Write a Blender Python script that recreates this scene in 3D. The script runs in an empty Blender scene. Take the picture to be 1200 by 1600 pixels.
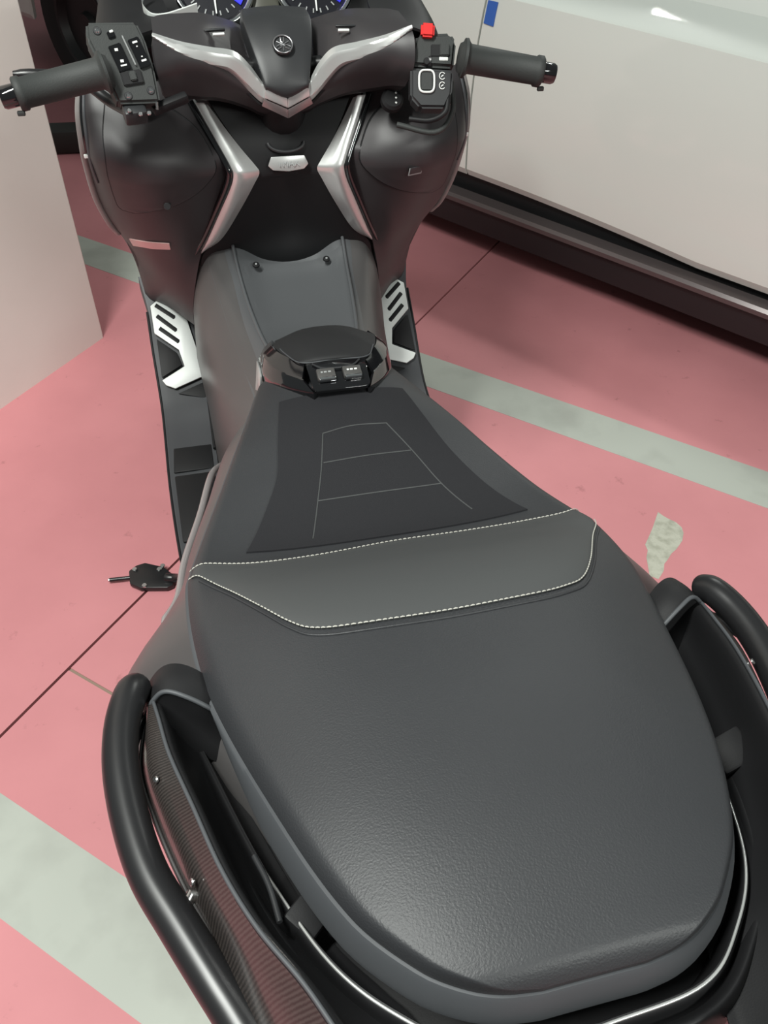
import bpy, bmesh, math, random
from mathutils import Vector, Matrix
random.seed(7)
scene = bpy.context.scene
COL = scene.collection

# ------------------------------------------------------------------ camera
RW = Matrix(((0.9727064, -0.1417934, 0.18367605),
             (-0.22984301, -0.69742385, 0.67880201),
             (0.03185041, -0.70249171, -0.71097886)))
CAM = Vector((-0.17243701, 0.0, 1.467))
cd = bpy.data.cameras.new('camera')
cd.sensor_fit = 'VERTICAL'; cd.sensor_height = 24.0; cd.sensor_width = 18.0
cd.lens = 1250.0 / 1600.0 * 24.0
cd.clip_start = 0.02; cd.clip_end = 60
cam = bpy.data.objects.new('camera', cd); COL.objects.link(cam)
cr = RW @ Vector((1, 0, 0)); cu = RW @ Vector((0, -1, 0)); cb = RW @ Vector((0, 0, -1))
cam.matrix_world = Matrix(((cr.x, cu.x, cb.x, CAM.x), (cr.y, cu.y, cb.y, CAM.y), (cr.z, cu.z, cb.z, CAM.z), (0, 0, 0, 1)))
scene.camera = cam

# ------------------------------------------------------------------ light
scene.view_settings.view_transform = 'Standard'
scene.view_settings.look = 'None'
scene.view_settings.gamma = 1.0
scene.view_settings.exposure = 0.0
scene.view_settings.use_curve_mapping = False
world = bpy.data.worlds.new('garage_ambience'); scene.world = world
world.use_nodes = True
bg = world.node_tree.nodes['Background']
bg.inputs[0].default_value = (0.86, 0.95, 0.92, 1); bg.inputs[1].default_value = 0.17


def tube_light(name, loc, size, energy, rotz=0, col=(0.975, 1.0, 0.95)):
    l = bpy.data.lights.new(name, 'AREA'); l.shape = 'RECTANGLE'
    l.size = size[0]; l.size_y = size[1]; l.energy = energy; l.color = col
    o = bpy.data.objects.new(name, l); COL.objects.link(o)
    o.location = loc; o.rotation_euler = (0, 0, rotz)
    return o


# fluorescent tubes hanging below the garage ceiling
tube_light('fluorescent_tube', (-1.02, 0.25, 2.95), (1.25, 0.16), 98, math.radians(48))
tube_light('fluorescent_tube', (1.1, -1.6, 2.55), (1.25, 0.16), 72, math.radians(48))  # unseen, added as fill from the right rear
tube_light('fluorescent_tube', (1.68, 3.08, 2.55), (0.9, 0.06), 28, math.radians(-42.7))


# ------------------------------------------------------------------ helpers
def lin(c):
    return tuple(((v / 255.0) / 12.92 if v / 255.0 <= 0.04045 else ((v / 255.0 + 0.055) / 1.055) ** 2.4) for v in c)


MATS = {}


def mat(name, col, rough=0.5, metal=0.0, coat=0.0, bump=None, var=None, emit=None, spec=0.5, trans=0.0, alpha=1.0):
    if name in MATS: return MATS[name]
    m = bpy.data.materials.new(name); m.use_nodes = True
    nt = m.node_tree; b = nt.nodes['Principled BSDF']
    b.inputs['Base Color'].default_value = (*col, 1)
    b.inputs['Roughness'].default_value = rough
    b.inputs['Metallic'].default_value = metal
    b.inputs['Coat Weight'].default_value = coat
    b.inputs['Coat Roughness'].default_value = 0.06
    b.inputs['Specular IOR Level'].default_value = spec
    if trans: b.inputs['Transmission Weight'].default_value = trans
    if emit:
        b.inputs['Emission Color'].default_value = (*emit[0], 1); b.inputs['Emission Strength'].default_value = emit[1]
    tc = nt.nodes.new('ShaderNodeTexCoord')
    if bump:
        n = nt.nodes.new('ShaderNodeTexNoise'); n.inputs['Scale'].default_value = bump[0]; n.inputs['Detail'].default_value = 3
        bp = nt.nodes.new('ShaderNodeBump'); bp.inputs['Strength'].default_value = bump[1]; bp.inputs['Distance'].default_value = bump[2]
        nt.links.new(tc.outputs['Object'], n.inputs['Vector'])
        nt.links.new(n.outputs['Fac'], bp.inputs['Height'])
        nt.links.new(bp.outputs['Normal'], b.inputs['Normal'])
    if var:
        n = nt.nodes.new('ShaderNodeTexNoise'); n.inputs['Scale'].default_value = var[0]; n.inputs['Detail'].default_value = 5
        r = nt.nodes.new('ShaderNodeValToRGB')
        r.color_ramp.elements[0].position = var[2][0]; r.color_ramp.elements[1].position = var[2][1]
        r.color_ramp.elements[0].color = (*var[1], 1); r.color_ramp.elements[1].color = (*col, 1)
        nt.links.new(tc.outputs['Object'], n.inputs['Vector'])
        nt.links.new(n.outputs['Fac'], r.inputs['Fac'])
        nt.links.new(r.outputs['Color'], b.inputs['Base Color'])
    MATS[name] = m
    return m


M_SEAT = mat('seat_vinyl', (0.028, 0.0292, 0.0322), 0.50, bump=(650, 0.28, 0.0012), var=(6, (0.025, 0.026, 0.029), (0.35, 0.6)))
M_INS = mat('seat_insert_fabric', (0.0140, 0.0140, 0.0165), 0.75, bump=(1400, 0.35, 0.001), spec=0.3)
M_BAND = mat('seat_band_rubber', (0.050, 0.0525, 0.0535), 0.6, bump=(1800, 0.12, 0.0006))
M_SKIRT = mat('seat_skirt_vinyl', (0.060, 0.064, 0.070), 0.55)
M_THREAD = mat('thread', (0.42, 0.41, 0.37), 0.7)
M_BLACK = mat('black_plastic', (0.011, 0.011, 0.012), 0.55, bump=(900, 0.12, 0.0006), spec=0.28)
M_DARK = mat('textured_plastic', (0.024, 0.025, 0.027), 0.45, bump=(1200, 0.15, 0.0006))
M_TUNNEL = mat('tunnel_plastic', (0.088, 0.092, 0.097), 0.38, bump=(1300, 0.12, 0.0005))
M_GLOSS = mat('gloss_black', (0.006, 0.006, 0.007), 0.08, coat=0.6)
M_PAINT = mat('grey_body_paint', (0.105, 0.10, 0.10), 0.36, metal=0.35)
M_FLANK = mat('tunnel_flank_plastic', (0.078, 0.075, 0.075), 0.36)
M_SHIELD = mat('leg_shield_plastic', (0.033, 0.030, 0.032), 0.47, bump=(1100, 0.1, 0.0005))
M_SILVER = mat('brushed_silver', (0.62, 0.63, 0.62), 0.32, metal=0.6)
M_CHROME = mat('chrome', (0.85, 0.86, 0.87), 0.1, metal=1.0)
M_ALU = mat('aluminium_plate', (0.78, 0.81, 0.79), 0.5, metal=0.15)
M_RUBBER = mat('grip_rubber', (0.028, 0.031, 0.030), 0.65, bump=(500, 0.25, 0.001))
M_TUBE = mat('black_powder_coat', (0.012, 0.012, 0.013), 0.33)
M_RED = mat('red_switch', (0.72, 0.02, 0.02), 0.4)
M_WHITE = mat('white_print', (0.75, 0.77, 0.75), 0.5)
M_DIM = mat('grey_print', (0.30, 0.31, 0.31), 0.5)
M_TYRE = mat('tyre_rubber', (0.012, 0.012, 0.012), 0.75)
M_ENGINE = mat('engine_casting', (0.05, 0.05, 0.05), 0.5, metal=0.4)
M_SMOKE = mat('smoked_screen', (0.02, 0.02, 0.02), 0.1)
M_DIAL = mat('dial_face', (0.012, 0.012, 0.016), 0.25)
M_BLUE = mat('lit_blue_dial', (0.03, 0.03, 0.5), 0.3, emit=((0.05, 0.06, 1.0), 0.45))
M_LCD = mat('centre_display', (0.075, 0.075, 0.06), 0.3)
M_PINKDECAL = mat('pale_pink_decal', (0.80, 0.52, 0.50), 0.25)
M_STEEL = mat('bolt_steel', (0.6, 0.6, 0.6), 0.25, metal=1.0)


def carbon_material():
    m = bpy.data.materials.new('carbon_look_trim'); m.use_nodes = True
    nt = m.node_tree; b = nt.nodes['Principled BSDF']
    tc = nt.nodes.new('ShaderNodeTexCoord')
    mp = nt.nodes.new('ShaderNodeMapping'); mp.inputs['Rotation'].default_value = (0.2, 0.1, 0.35)
    w = nt.nodes.new('ShaderNodeTexWave'); w.inputs['Scale'].default_value = 130; w.inputs['Distortion'].default_value = 1.6
    w.inputs['Detail'].default_value = 2; w.inputs['Detail Scale'].default_value = 3; w.bands_direction = 'Y'
    r = nt.nodes.new('ShaderNodeValToRGB')
    r.color_ramp.elements[0].color = (0.020, 0.017, 0.016, 1); r.color_ramp.elements[1].color = (0.050, 0.042, 0.039, 1)
    nt.links.new(tc.outputs['Object'], mp.inputs['Vector']); nt.links.new(mp.outputs['Vector'], w.inputs['Vector'])
    nt.links.new(w.outputs['Fac'], r.inputs['Fac']); nt.links.new(r.outputs['Color'], b.inputs['Base Color'])
    b.inputs['Roughness'].default_value = 0.28; b.inputs['Coat Weight'].default_value = 0.35; b.inputs['Coat Roughness'].default_value = 0.08
    return m


M_CARBON = carbon_material()


def link(name, me, m, parent=None, smooth=True, angle=40):
    o = bpy.data.objects.new(name, me); COL.objects.link(o)
    if m: me.materials.append(m)
    if smooth:
        for p in me.polygons: p.use_smooth = True
        if angle:
            try: me.set_sharp_from_angle(angle=math.radians(angle))
            except Exception: pass
    if parent: o.parent = parent
    return o


def from_bm(name, bm, m, parent=None, smooth=True, angle=40, recalc=True):
    if recalc: bmesh.ops.recalc_face_normals(bm, faces=bm.faces)
    me = bpy.data.meshes.new(name); bm.to_mesh(me); bm.free()
    return link(name, me, m, parent, smooth, angle)


def cr4(a, b, c, d, t):
    return 0.5 * ((2 * b) + (c - a) * t + (2 * a - 5 * b + 4 * c - d) * t * t + (3 * b - a - 3 * c + d) * t ** 3)


def spline(pts, n, closed=False):
    """Catmull-Rom through pts, n samples in all"""
    P = [Vector(p) for p in pts]; k = len(P)
    if k == 1: return [P[0].copy() for _ in range(n)]
    out = []
    for i in range(n):
        if closed:
            s = i / n * k; j = int(s); t = s - j
            out.append(cr4(P[(j - 1) % k], P[j % k], P[(j + 1) % k], P[(j + 2) % k], t))
        else:
            s = i / (n - 1) * (k - 1); j = min(int(s), k - 2); t = s - j
            a = P[j - 1] if j > 0 else P[0] * 2 - P[1]
            d = P[j + 2] if j + 2 < k else P[-1] * 2 - P[-2]
            out.append(cr4(a, P[j], P[j + 1], d, t))
    return out


def polyl(pts, n):
    """even samples along straight segments"""
    P = [Vector(p) for p in pts]
    L = [0]
    for a, b in zip(P, P[1:]): L.append(L[-1] + (b - a).length)
    out = []
    for i in range(n):
        s = L[-1] * i / (n - 1); j = 0
        while j < len(P) - 2 and L[j + 1] < s: j += 1
        t = (s - L[j]) / max(1e-9, L[j + 1] - L[j]); out.append(P[j].lerp(P[j + 1], t))
    return out


def mir(p, s):
    return Vector((p[0] * s, p[1], p[2]))


def surf(name, rows, nu, nv, m, parent, thick=0.004, s=1, linear_v=False, angle=50, off=None):
    """smooth skin through rows of control points, with real thickness"""
    rows = [[mir(p, s) for p in r] for r in rows]
    R_ = [spline(r, nu) for r in rows]
    cols = []
    for i in range(nu):
        c = [r[i] for r in R_]
        cols.append(polyl(c, nv) if linear_v else spline(c, nv))
    bm = bmesh.new()
    V = [[bm.verts.new(cols[i][j]) for j in range(nv)] for i in range(nu)]
    for i in range(nu - 1):
        for j in range(nv - 1):
            try: bm.faces.new((V[i][j], V[i + 1][j], V[i + 1][j + 1], V[i][j + 1]))
            except ValueError: pass
    bmesh.ops.remove_doubles(bm, verts=bm.verts, dist=1e-6)
    bmesh.ops.recalc_face_normals(bm, faces=bm.faces)
    if off:
        # make the skin's normals look along 'off'
        tot = Vector((0, 0, 0))
        for f in bm.faces: tot += f.normal * f.calc_area()
        if tot.dot(mir(off, s)) < 0: bmesh.ops.reverse_faces(bm, faces=bm.faces)
    if thick: bmesh.ops.solidify(bm, geom=list(bm.faces), thickness=thick)
    return from_bm(name, bm, m, parent, True, angle, recalc=True)


def tube_bm(bm, path, rad, seg=14, cap=True):
    P = [Vector(p) for p in path]; n = len(P)
    R_ = rad if isinstance(rad, (list, tuple)) else [rad] * n
    prev = None; rings = []
    for i in range(n):
        t = (P[min(i + 1, n - 1)] - P[max(i - 1, 0)]).normalized()
        if prev is None:
            up = Vector((0, 0, 1)) if abs(t.z) < 0.9 else Vector((1, 0, 0))
            a = t.cross(up).normalized()
        else:
            a = (prev - t * prev.dot(t)).normalized()
        b = t.cross(a); prev = a
        rings.append([bm.verts.new(P[i] + (a * math.cos(2 * math.pi * k / seg) + b * math.sin(2 * math.pi * k / seg)) * R_[i]) for k in range(seg)])
    for r0, r1 in zip(rings, rings[1:]):
        for k in range(seg):
            bm.faces.new((r0[k], r0[(k + 1) % seg], r1[(k + 1) % seg], r1[k]))
    if cap:
        bm.faces.new(rings[0][::-1]); bm.faces.new(rings[-1])


def tube(name, path, rad, m, parent, seg=14, s=1, angle=50):
    bm = bmesh.new(); tube_bm(bm, [mir(p, s) for p in path], rad, seg)
    return from_bm(name, bm, m, parent, True, angle)


def plate(name, pts, thick, m, parent, s=1, normal=None, bev=0.0015, smooth=True, angle=30):
    """flat outline with real thickness, extruded against 'normal'"""
    P = [mir(p, s) for p in pts]
    bm = bmesh.new(); vs = [bm.verts.new(p) for p in P]; f = bm.faces.new(vs); f.normal_update()
    n = mir(normal, s).normalized() if normal else f.normal.copy()
    if f.normal.dot(n) < 0: f.normal_flip()
    g = bmesh.ops.extrude_face_region(bm, geom=[f])
    for v in [e for e in g['geom'] if isinstance(e, bmesh.types.BMVert)]: v.co += n * thick
    bmesh.ops.recalc_face_normals(bm, faces=bm.faces)
    if bev:
        tops = [e for e in bm.edges if all((v.co - vv.co).length > -1 for v in e.verts for vv in vs)]
        try: bmesh.ops.bevel(bm, geom=tops, offset=bev, segments=2, affect='EDGES', profile=0.5)
        except Exception: pass
    return from_bm(name, bm, m, parent, smooth, angle)


def boxm(name, c, size, m, parent, rot=(0, 0, 0), bev=0.003, s=1, seg=2, taper=None):
    bm = bmesh.new(); bmesh.ops.create_cube(bm, size=1)
    for v in bm.verts:
        k = 1.0
        if taper and v.co.z > 0: k = taper
        v.co = Vector((v.co.x * size[0] * k, v.co.y * size[1] * k, v.co.z * size[2]))
    if bev: bmesh.ops.bevel(bm, geom=list(bm.edges), offset=bev, segments=seg, affect='EDGES', profile=0.5)
    from mathutils import Euler
    M = Matrix.Translation(Vector(c)) @ Euler(rot).to_matrix().to_4x4()
    bmesh.ops.transform(bm, matrix=M, verts=bm.verts)
    for v in bm.verts: v.co.x *= s
    return from_bm(name, bm, m, parent, True, 30)


def disc(name, c, axis, r, h, m, parent, seg=20, bev=0.001, s=1, prof=None):
    """lathe about 'axis' starting at c; prof = [(radius, height), ...]"""
    ax = mir(axis, s).normalized(); c = mir(c, s)
    up = Vector((0, 0, 1)) if abs(ax.z) < 0.9 else Vector((1, 0, 0))
    a = ax.cross(up).normalized(); b = ax.cross(a)
    prof = prof or [(0, 0), (r, 0), (r, h - bev), (r - bev, h), (0, h)]
    bm = bmesh.new(); rings = []
    for (rr, hh) in prof:
        if rr < 1e-6: rings.append([bm.verts.new(c + ax * hh)])
        else: rings.append([bm.verts.new(c + ax * hh + (a * math.cos(2 * math.pi * k / seg) + b * math.sin(2 * math.pi * k / seg)) * rr) for k in range(seg)])
    for r0, r1 in zip(rings, rings[1:]):
        for k in range(seg):
            k2 = (k + 1) % seg
            if len(r0) == 1 and len(r1) == 1: continue
            if len(r0) == 1: bm.faces.new((r0[0], r1[k], r1[k2]))
            elif len(r1) == 1: bm.faces.new((r0[k], r0[k2], r1[0]))
            else: bm.faces.new((r0[k], r0[k2], r1[k2], r1[k]))
    return from_bm(name, bm, m, parent, True, 35)


def text(name, body, size, loc, xdir, ydir, m, parent, thick=0.0004):
    cu_ = bpy.data.curves.new(name, 'FONT'); cu_.body = body; cu_.size = size; cu_.extrude = thick
    cu_.align_x = 'CENTER'; cu_.align_y = 'CENTER'; cu_.resolution_u = 3
    t = bpy.data.objects.new(name, cu_); COL.objects.link(t)
    bpy.context.view_layer.update()
    me = bpy.data.meshes.new_from_object(t.evaluated_get(bpy.context.evaluated_depsgraph_get()))
    bpy.data.objects.remove(t); bpy.data.curves.remove(cu_)
    x = Vector(xdir).normalized(); z = x.cross(Vector(ydir)).normalized(); y = z.cross(x)
    Mx = Matrix(((x.x, y.x, z.x, loc[0]), (x.y, y.y, z.y, loc[1]), (x.z, y.z, z.z, loc[2]), (0, 0, 0, 1)))
    me.transform(Mx); me.materials.clear()
    return link(name, me, m, parent, False)


def tag(o, label, cat=None, group=None, kind=None):
    o['label'] = label
    if cat: o['category'] = cat
    if group: o['group'] = group
    if kind: o['kind'] = kind
    return o


def empty(name, loc=(0, 0, 0)):
    o = bpy.data.objects.new(name, None); COL.objects.link(o); o.location = loc
    o.empty_display_size = 0.1
    return o


def herm(T, x):
    n = len(T)
    if x <= T[0][0]: return T[0][1]
    if x >= T[-1][0]: return T[-1][1]
    i = max(k for k in range(n - 1) if T[k][0] <= x)

    def mm(k):
        if k == 0: return (T[1][1] - T[0][1]) / (T[1][0] - T[0][0])
        if k == n - 1: return (T[-1][1] - T[-2][1]) / (T[-1][0] - T[-2][0])
        return (T[k + 1][1] - T[k - 1][1]) / (T[k + 1][0] - T[k - 1][0])
    h = T[i + 1][0] - T[i][0]; t = (x - T[i][0]) / h
    return (2 * t ** 3 - 3 * t ** 2 + 1) * T[i][1] + (t ** 3 - 2 * t * t + t) * h * mm(i) + (-2 * t ** 3 + 3 * t * t) * T[i + 1][1] + (t ** 3 - t * t) * h * mm(i + 1)


# ================================================================== SETTING
E1 = Vector((0.735, -0.678, 0)); E1.normalize()
E2 = Vector((-E1.y, E1.x, 0))


def fl(a, b, z=0.0):
    return E1 * a + E2 * b + Vector((0, 0, z))


def floor_material():
    m = bpy.data.materials.new('pink_floor_paint'); m.use_nodes = True
    nt = m.node_tree; b = nt.nodes['Principled BSDF']; L = nt.links.new
    tc = nt.nodes.new('ShaderNodeTexCoord')
    n1 = nt.nodes.new('ShaderNodeTexNoise'); n1.inputs['Scale'].default_value = 3.0; n1.inputs['Detail'].default_value = 6
    r1 = nt.nodes.new('ShaderNodeValToRGB')
    r1.color_ramp.elements[0].position = 0.35; r1.color_ramp.elements[1].position = 0.7
    r1.color_ramp.elements[0].color = (0.60, 0.240, 0.258, 1); r1.color_ramp.elements[1].color = (0.67, 0.275, 0.295, 1)
    n2 = nt.nodes.new('ShaderNodeTexNoise'); n2.inputs['Scale'].default_value = 17; n2.inputs['Detail'].default_value = 6; n2.inputs['Roughness'].default_value = 0.65
    r2 = nt.nodes.new('ShaderNodeValToRGB')
    r2.color_ramp.elements[0].position = 0.24; r2.color_ramp.elements[1].position = 0.36
    r2.color_ramp.elements[0].color = (0.55, 0.5, 0.5, 1); r2.color_ramp.elements[1].color = (1, 1, 1, 1)
    mx = nt.nodes.new('ShaderNodeMixRGB'); mx.blend_type = 'MULTIPLY'; mx.inputs[0].default_value = 0.8
    bp = nt.nodes.new('ShaderNodeBump'); bp.inputs['Strength'].default_value = 0.12; bp.inputs['Distance'].default_value = 0.002
    n3 = nt.nodes.new('ShaderNodeTexNoise'); n3.inputs['Scale'].default_value = 60
    for n in (n1, n2, n3): L(tc.outputs['Object'], n.inputs['Vector'])
    L(n1.outputs['Fac'], r1.inputs['Fac']); L(n2.outputs['Fac'], r2.inputs['Fac'])
    L(r1.outputs['Color'], mx.inputs[1]); L(r2.outputs['Color'], mx.inputs[2]); L(mx.outputs[0], b.inputs['Base Color'])
    L(n3.outputs['Fac'], bp.inputs['Height']); L(bp.outputs['Normal'], b.inputs['Normal'])
    b.inputs['Roughness'].default_value = 0.62
    b.inputs['Specular IOR Level'].default_value = 0.3
    return m


M_FLOOR = floor_material()
M_LINE = mat('white_line_paint', (0.46, 0.485, 0.435), 0.65, var=(5, (0.375, 0.39, 0.35), (0.3, 0.5)))
M_CONC = mat('bare_concrete', (0.50, 0.50, 0.42), 0.85, var=(40, (0.38, 0.38, 0.31), (0.35, 0.55)), bump=(90, 0.5, 0.004))
M_JOINT = mat('joint_filler', (0.06, 0.045, 0.04), 0.9, var=(30, (0.16, 0.13, 0.11), (0.45, 0.6)))
M_JOINT2 = mat('dusty_joint_filler', (0.30, 0.22, 0.17), 0.9)


def flat_poly(name, pts, z0, z1, m, parent):
    bm = bmesh.new()
    top = [bm.verts.new((p[0], p[1], z1)) for p in pts]; bot = [bm.verts.new((p[0], p[1], z0)) for p in pts]
    bm.faces.new(top); bm.faces.new(bot[::-1]); n = len(pts)
    for i in range(n): bm.faces.new((top[i], bot[i], bot[(i + 1) % n], top[(i + 1) % n]))
    return from_bm(name, bm, m, parent, False)


def rect(a0, a1, b0, b1):
    return [fl(a0, b0), fl(a1, b0), fl(a1, b1), fl(a0, b1)]


floor = flat_poly('floor', rect(-9, 9, -7, 11), -0.12, -0.012, M_JOINT, None)
tag(floor, 'pink painted garage floor with pale stripes and dark joints', kind='structure')
AJ, BJ, G = -1.143, 0.413, 0.0032
BJ2 = 1.835
flat_poly('floor_slab', rect(-9, AJ - G, -7, BJ2 - 0.002), -0.06, 0.0, M_FLOOR, floor)
flat_poly('floor_slab', rect(-9, AJ - G, BJ2 + 0.002, 11), -0.06, 0.0, M_FLOOR, floor)
flat_poly('floor_slab', rect(AJ + G, 9, -7, BJ - G), -0.06, 0.0, M_FLOOR, floor)
flat_poly('floor_slab', rect(AJ + G, 9, BJ + G, 11), -0.06, 0.0, M_FLOOR, floor)
flat_poly('joint_filling', rect(AJ + G, AJ + 3.5, BJ - G, BJ + G), -0.013, -0.002, M_JOINT2, floor)
for (b0, b1) in ((-0.010, 0.146), (1.708, 1.858)):
    flat_poly('painted_stripe', rect(-7, AJ - G, b0, min(b1, 9)), -0.001, 0.0007, M_LINE, floor)
    flat_poly('painted_stripe', rect(AJ + G, 7, b0, b1), -0.001, 0.0007, M_LINE, floor)


def unproj(px, py, z=0.0):
    d = RW @ Vector(((px - 600) / 1250.0, (py - 800) / 1250.0, 1.0))
    return CAM + d * ((z - CAM.z) / d.z)


# paint worn away down to the concrete
patch = [(1028, 800), (1036, 806), (1045, 811), (1056, 816), (1065, 824), (1068, 833), (1066, 845), (1057, 858), (1049, 865), (1043, 875), (1038, 881), (1037, 892), (1029, 905), (1015, 900), (1010, 871), (1012, 860), (1008, 851), (1014, 838), (1020, 824), (1024, 812)]
flat_poly('bare_patch', [unproj(*p)[:2] for p in patch], -0.001, 0.0005, M_CONC, floor)

# concrete pillar
M_PILLAR = mat('pillar_paint', (0.78, 0.75, 0.705), 0.6, var=(1.6, (0.72, 0.685, 0.635), (0.35, 0.65)), bump=(50, 0.08, 0.002))
pB = Vector((-0.492, 2.358, 0)); pd = Vector((0.66, 0.752, 0)).normalized(); pn = Vector((-pd.y, pd.x, 0))
pil = [pB, pB + pn * 0.75, pB + pn * 0.75 - pd * 1.1, pB - pd * 1.1]
bm = bmesh.new()
tv = [bm.verts.new((p.x, p.y, 2.8)) for p in pil]; bv = [bm.verts.new((p.x, p.y, 0)) for p in pil]
bm.faces.new(tv); bm.faces.new(bv[::-1])
for i in range(4): bm.faces.new((tv[i], bv[i], bv[(i + 1) % 4], tv[(i + 1) % 4]))
bmesh.ops.recalc_face_normals(bm, faces=bm.faces)
bmesh.ops.bevel(bm, geom=[e for e in bm.edges if abs(e.verts[0].co.z - e.verts[1].co.z) > 1], offset=0.012, segments=3, affect='EDGES')
wl = from_bm('wall_left', bm, M_PILLAR, None, True, 30)
tag(wl, 'off white painted concrete pillar beside the scooter', kind='structure')

# ================================================================== CAR
M_CAR = mat('white_car_paint', (0.76, 0.80, 0.755), 0.35, coat=0.7, spec=0.4)
M_CARBLK = mat('black_sill_plastic', (0.012, 0.012, 0.013), 0.4)
M_CARSILL = mat('satin_sill_strip', (0.12, 0.10, 0.10), 0.25, metal=0.3)
M_GLASS = mat('tinted_car_glass', (0.015, 0.018, 0.02), 0.05, coat=0.3)
M_RIM = mat('wheel_rim', (0.014, 0.014, 0.015), 0.45)
M_TAPE = mat('blue_tape', (0.035, 0.13, 0.50), 0.55)
car = empty('car', (0, 0, 0))
tag(car, 'white car parked beside the scooter with blue tape on its door', 'car')
CT = Vector((0.6, -0.8, 0)); CN = Vector((0.8, 0.6, 0)); CO = CN * 2.25


def cp(u, d, z):
    return CO + CT * u + CN * d + Vector((0, 0, z))


# side profile (depth into the car, height)
PROF = [(0.018, 0.270), (0.002, 0.295), (-0.006, 0.40), (-0.010, 0.55), (-0.004, 0.70), (0.010, 0.79), (0.022, 0.842), (0.030, 0.850), (0.085, 0.874), (0.150, 0.910), (0.180, 0.96), (0.190, 1.02)]
WU = (-3.95, 0.20); WR = 0.335


def prof_at(z):
    for (d0, z0), (d1, z1) in zip(PROF, PROF[1:]):
        if z <= z1: t = max(0, (z - z0) / (z1 - z0)); return d0 + (d1 - d0) * t
    return PROF[-1][0]


def door_low(u):
    # the door's lower edge drops towards the right, wheel arches are cut out
    z = 0.298 - 0.037 * max(0.0, min(1.0, (u + 1.75) / 0.95)) ** 2
    for w in WU:
        dx = u - w
        if abs(dx) < 0.365: z = max(z, 0.30 + math.sqrt(0.365 ** 2 - dx * dx))
    return z


def car_panel(name, u0, u1):
    us = [u0 + (u1 - u0) * i / 60 for i in range(61)]
    bm = bmesh.new(); V = []
    for u in us:
        zl = door_low(u); col = []
        zs_ = [p[1] for p in PROF]
        for k, zt in enumerate(zs_):
            z = zl + (zt - zs_[0]) * (zs_[-1] - zl) / (zs_[-1] - zs_[0])
            # rounded ends of the car body
            e = max(0, (-4.85 - u) / 0.5); e2 = max(0, (u - 0.6) / 0.5)
            dd = PROF[k][0] if zl < 0.31 else prof_at(z)
            col.append(bm.verts.new(cp(u, dd + 0.30 * min(1, e) ** 2 + 0.30 * min(1, e2) ** 2, z)))
        V.append(col)
    for i in range(60):
        for k in range(len(PROF) - 1):
            bm.faces.new((V[i][k], V[i + 1][k], V[i + 1][k + 1], V[i][k + 1]))
    bmesh.ops.recalc_face_normals(bm, faces=bm.faces)
    f0 = bm.faces[len(bm.faces) // 2] if False else None
    tot = Vector((0, 0, 0))
    for f in bm.faces: tot += f.normal
    if tot.dot(CN) > 0: bmesh.ops.reverse_faces(bm, faces=bm.faces)
    bmesh.ops.solidify(bm, geom=list(bm.faces), thickness=0.022)
    return from_bm(name, bm, M_CAR, car, True, 24)


GAPU = -1.674
car_panel('front_door_panel', -5.3, GAPU - 0.0035)
car_panel('rear_door_panel', GAPU + 0.0035, 1.1)


def car_loft(name, prof, u0, u1, m, shrink=0.0):
    bm = bmesh.new()
    A = [bm.verts.new(cp(u0 + shrink * (z - 1.0), d, z)) for d, z in prof]; B = [bm.verts.new(cp(u1 - shrink * (z - 1.0), d, z)) for d, z in prof]
    n = len(prof)
    for i in range(n): bm.faces.new((A[i], A[(i + 1) % n], B[(i + 1) % n], B[i]))
    bm.faces.new(A[::-1]); bm.faces.new(B)
    return from_bm(name, bm, m, car, True, 25)


car_loft('body_core', [(0.06, 0.15), (0.045, 0.25), (0.05, 0.75), (0.10, 0.82), (0.22, 0.88), (0.24, 1.0), (1.66, 1.0), (1.70, 0.75), (1.72, 0.30), (1.68, 0.15)], -3.57, -0.19, M_CARBLK)
car_loft('body_core', [(0.40, 0.25), (0.40, 0.6), (0.26, 0.80), (0.26, 0.98), (1.54, 0.98), (1.5, 0.25)], -5.2, -3.575, M_CARBLK)
car_loft('body_core', [(0.40, 0.25), (0.40, 0.6), (0.26, 0.80), (0.26, 0.98), (1.54, 0.98), (1.5, 0.25)], -0.185, 0.95, M_CARBLK)
car_loft('sill_strip', [(-0.012, 0.204), (-0.032, 0.212), (-0.036, 0.228), (-0.028, 0.238), (0.02, 0.242), (0.05, 0.228), (0.04, 0.206)], -3.56, -0.19, M_CARSILL)
car_loft('sill_panel', [(0.0, 0.115), (-0.008, 0.165), (-0.010, 0.202), (0.06, 0.202), (0.10, 0.115)], -3.56, -0.19, M_CARBLK)
car_loft('cabin_glass', [(0.195, 1.01), (0.36, 1.45), (1.36, 1.45), (1.57, 1.01)], -3.5, 0.3, M_GLASS, 1.1)
car_loft('roof', [(0.355, 1.45), (0.44, 1.50), (0.85, 1.53), (1.26, 1.50), (1.365, 1.45)], -3.5, 0.3, M_CAR, 1.1)
car_loft('bonnet', [(0.19, 0.985), (0.25, 1.012), (0.85, 1.03), (1.45, 1.012), (1.52, 0.985)], -5.15, -3.4, M_CAR)
car_loft('boot_lid', [(0.19, 0.985), (0.25, 1.012), (0.85, 1.03), (1.45, 1.012), (1.52, 0.985)], 0.2, 1.0, M_CAR)
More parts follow.
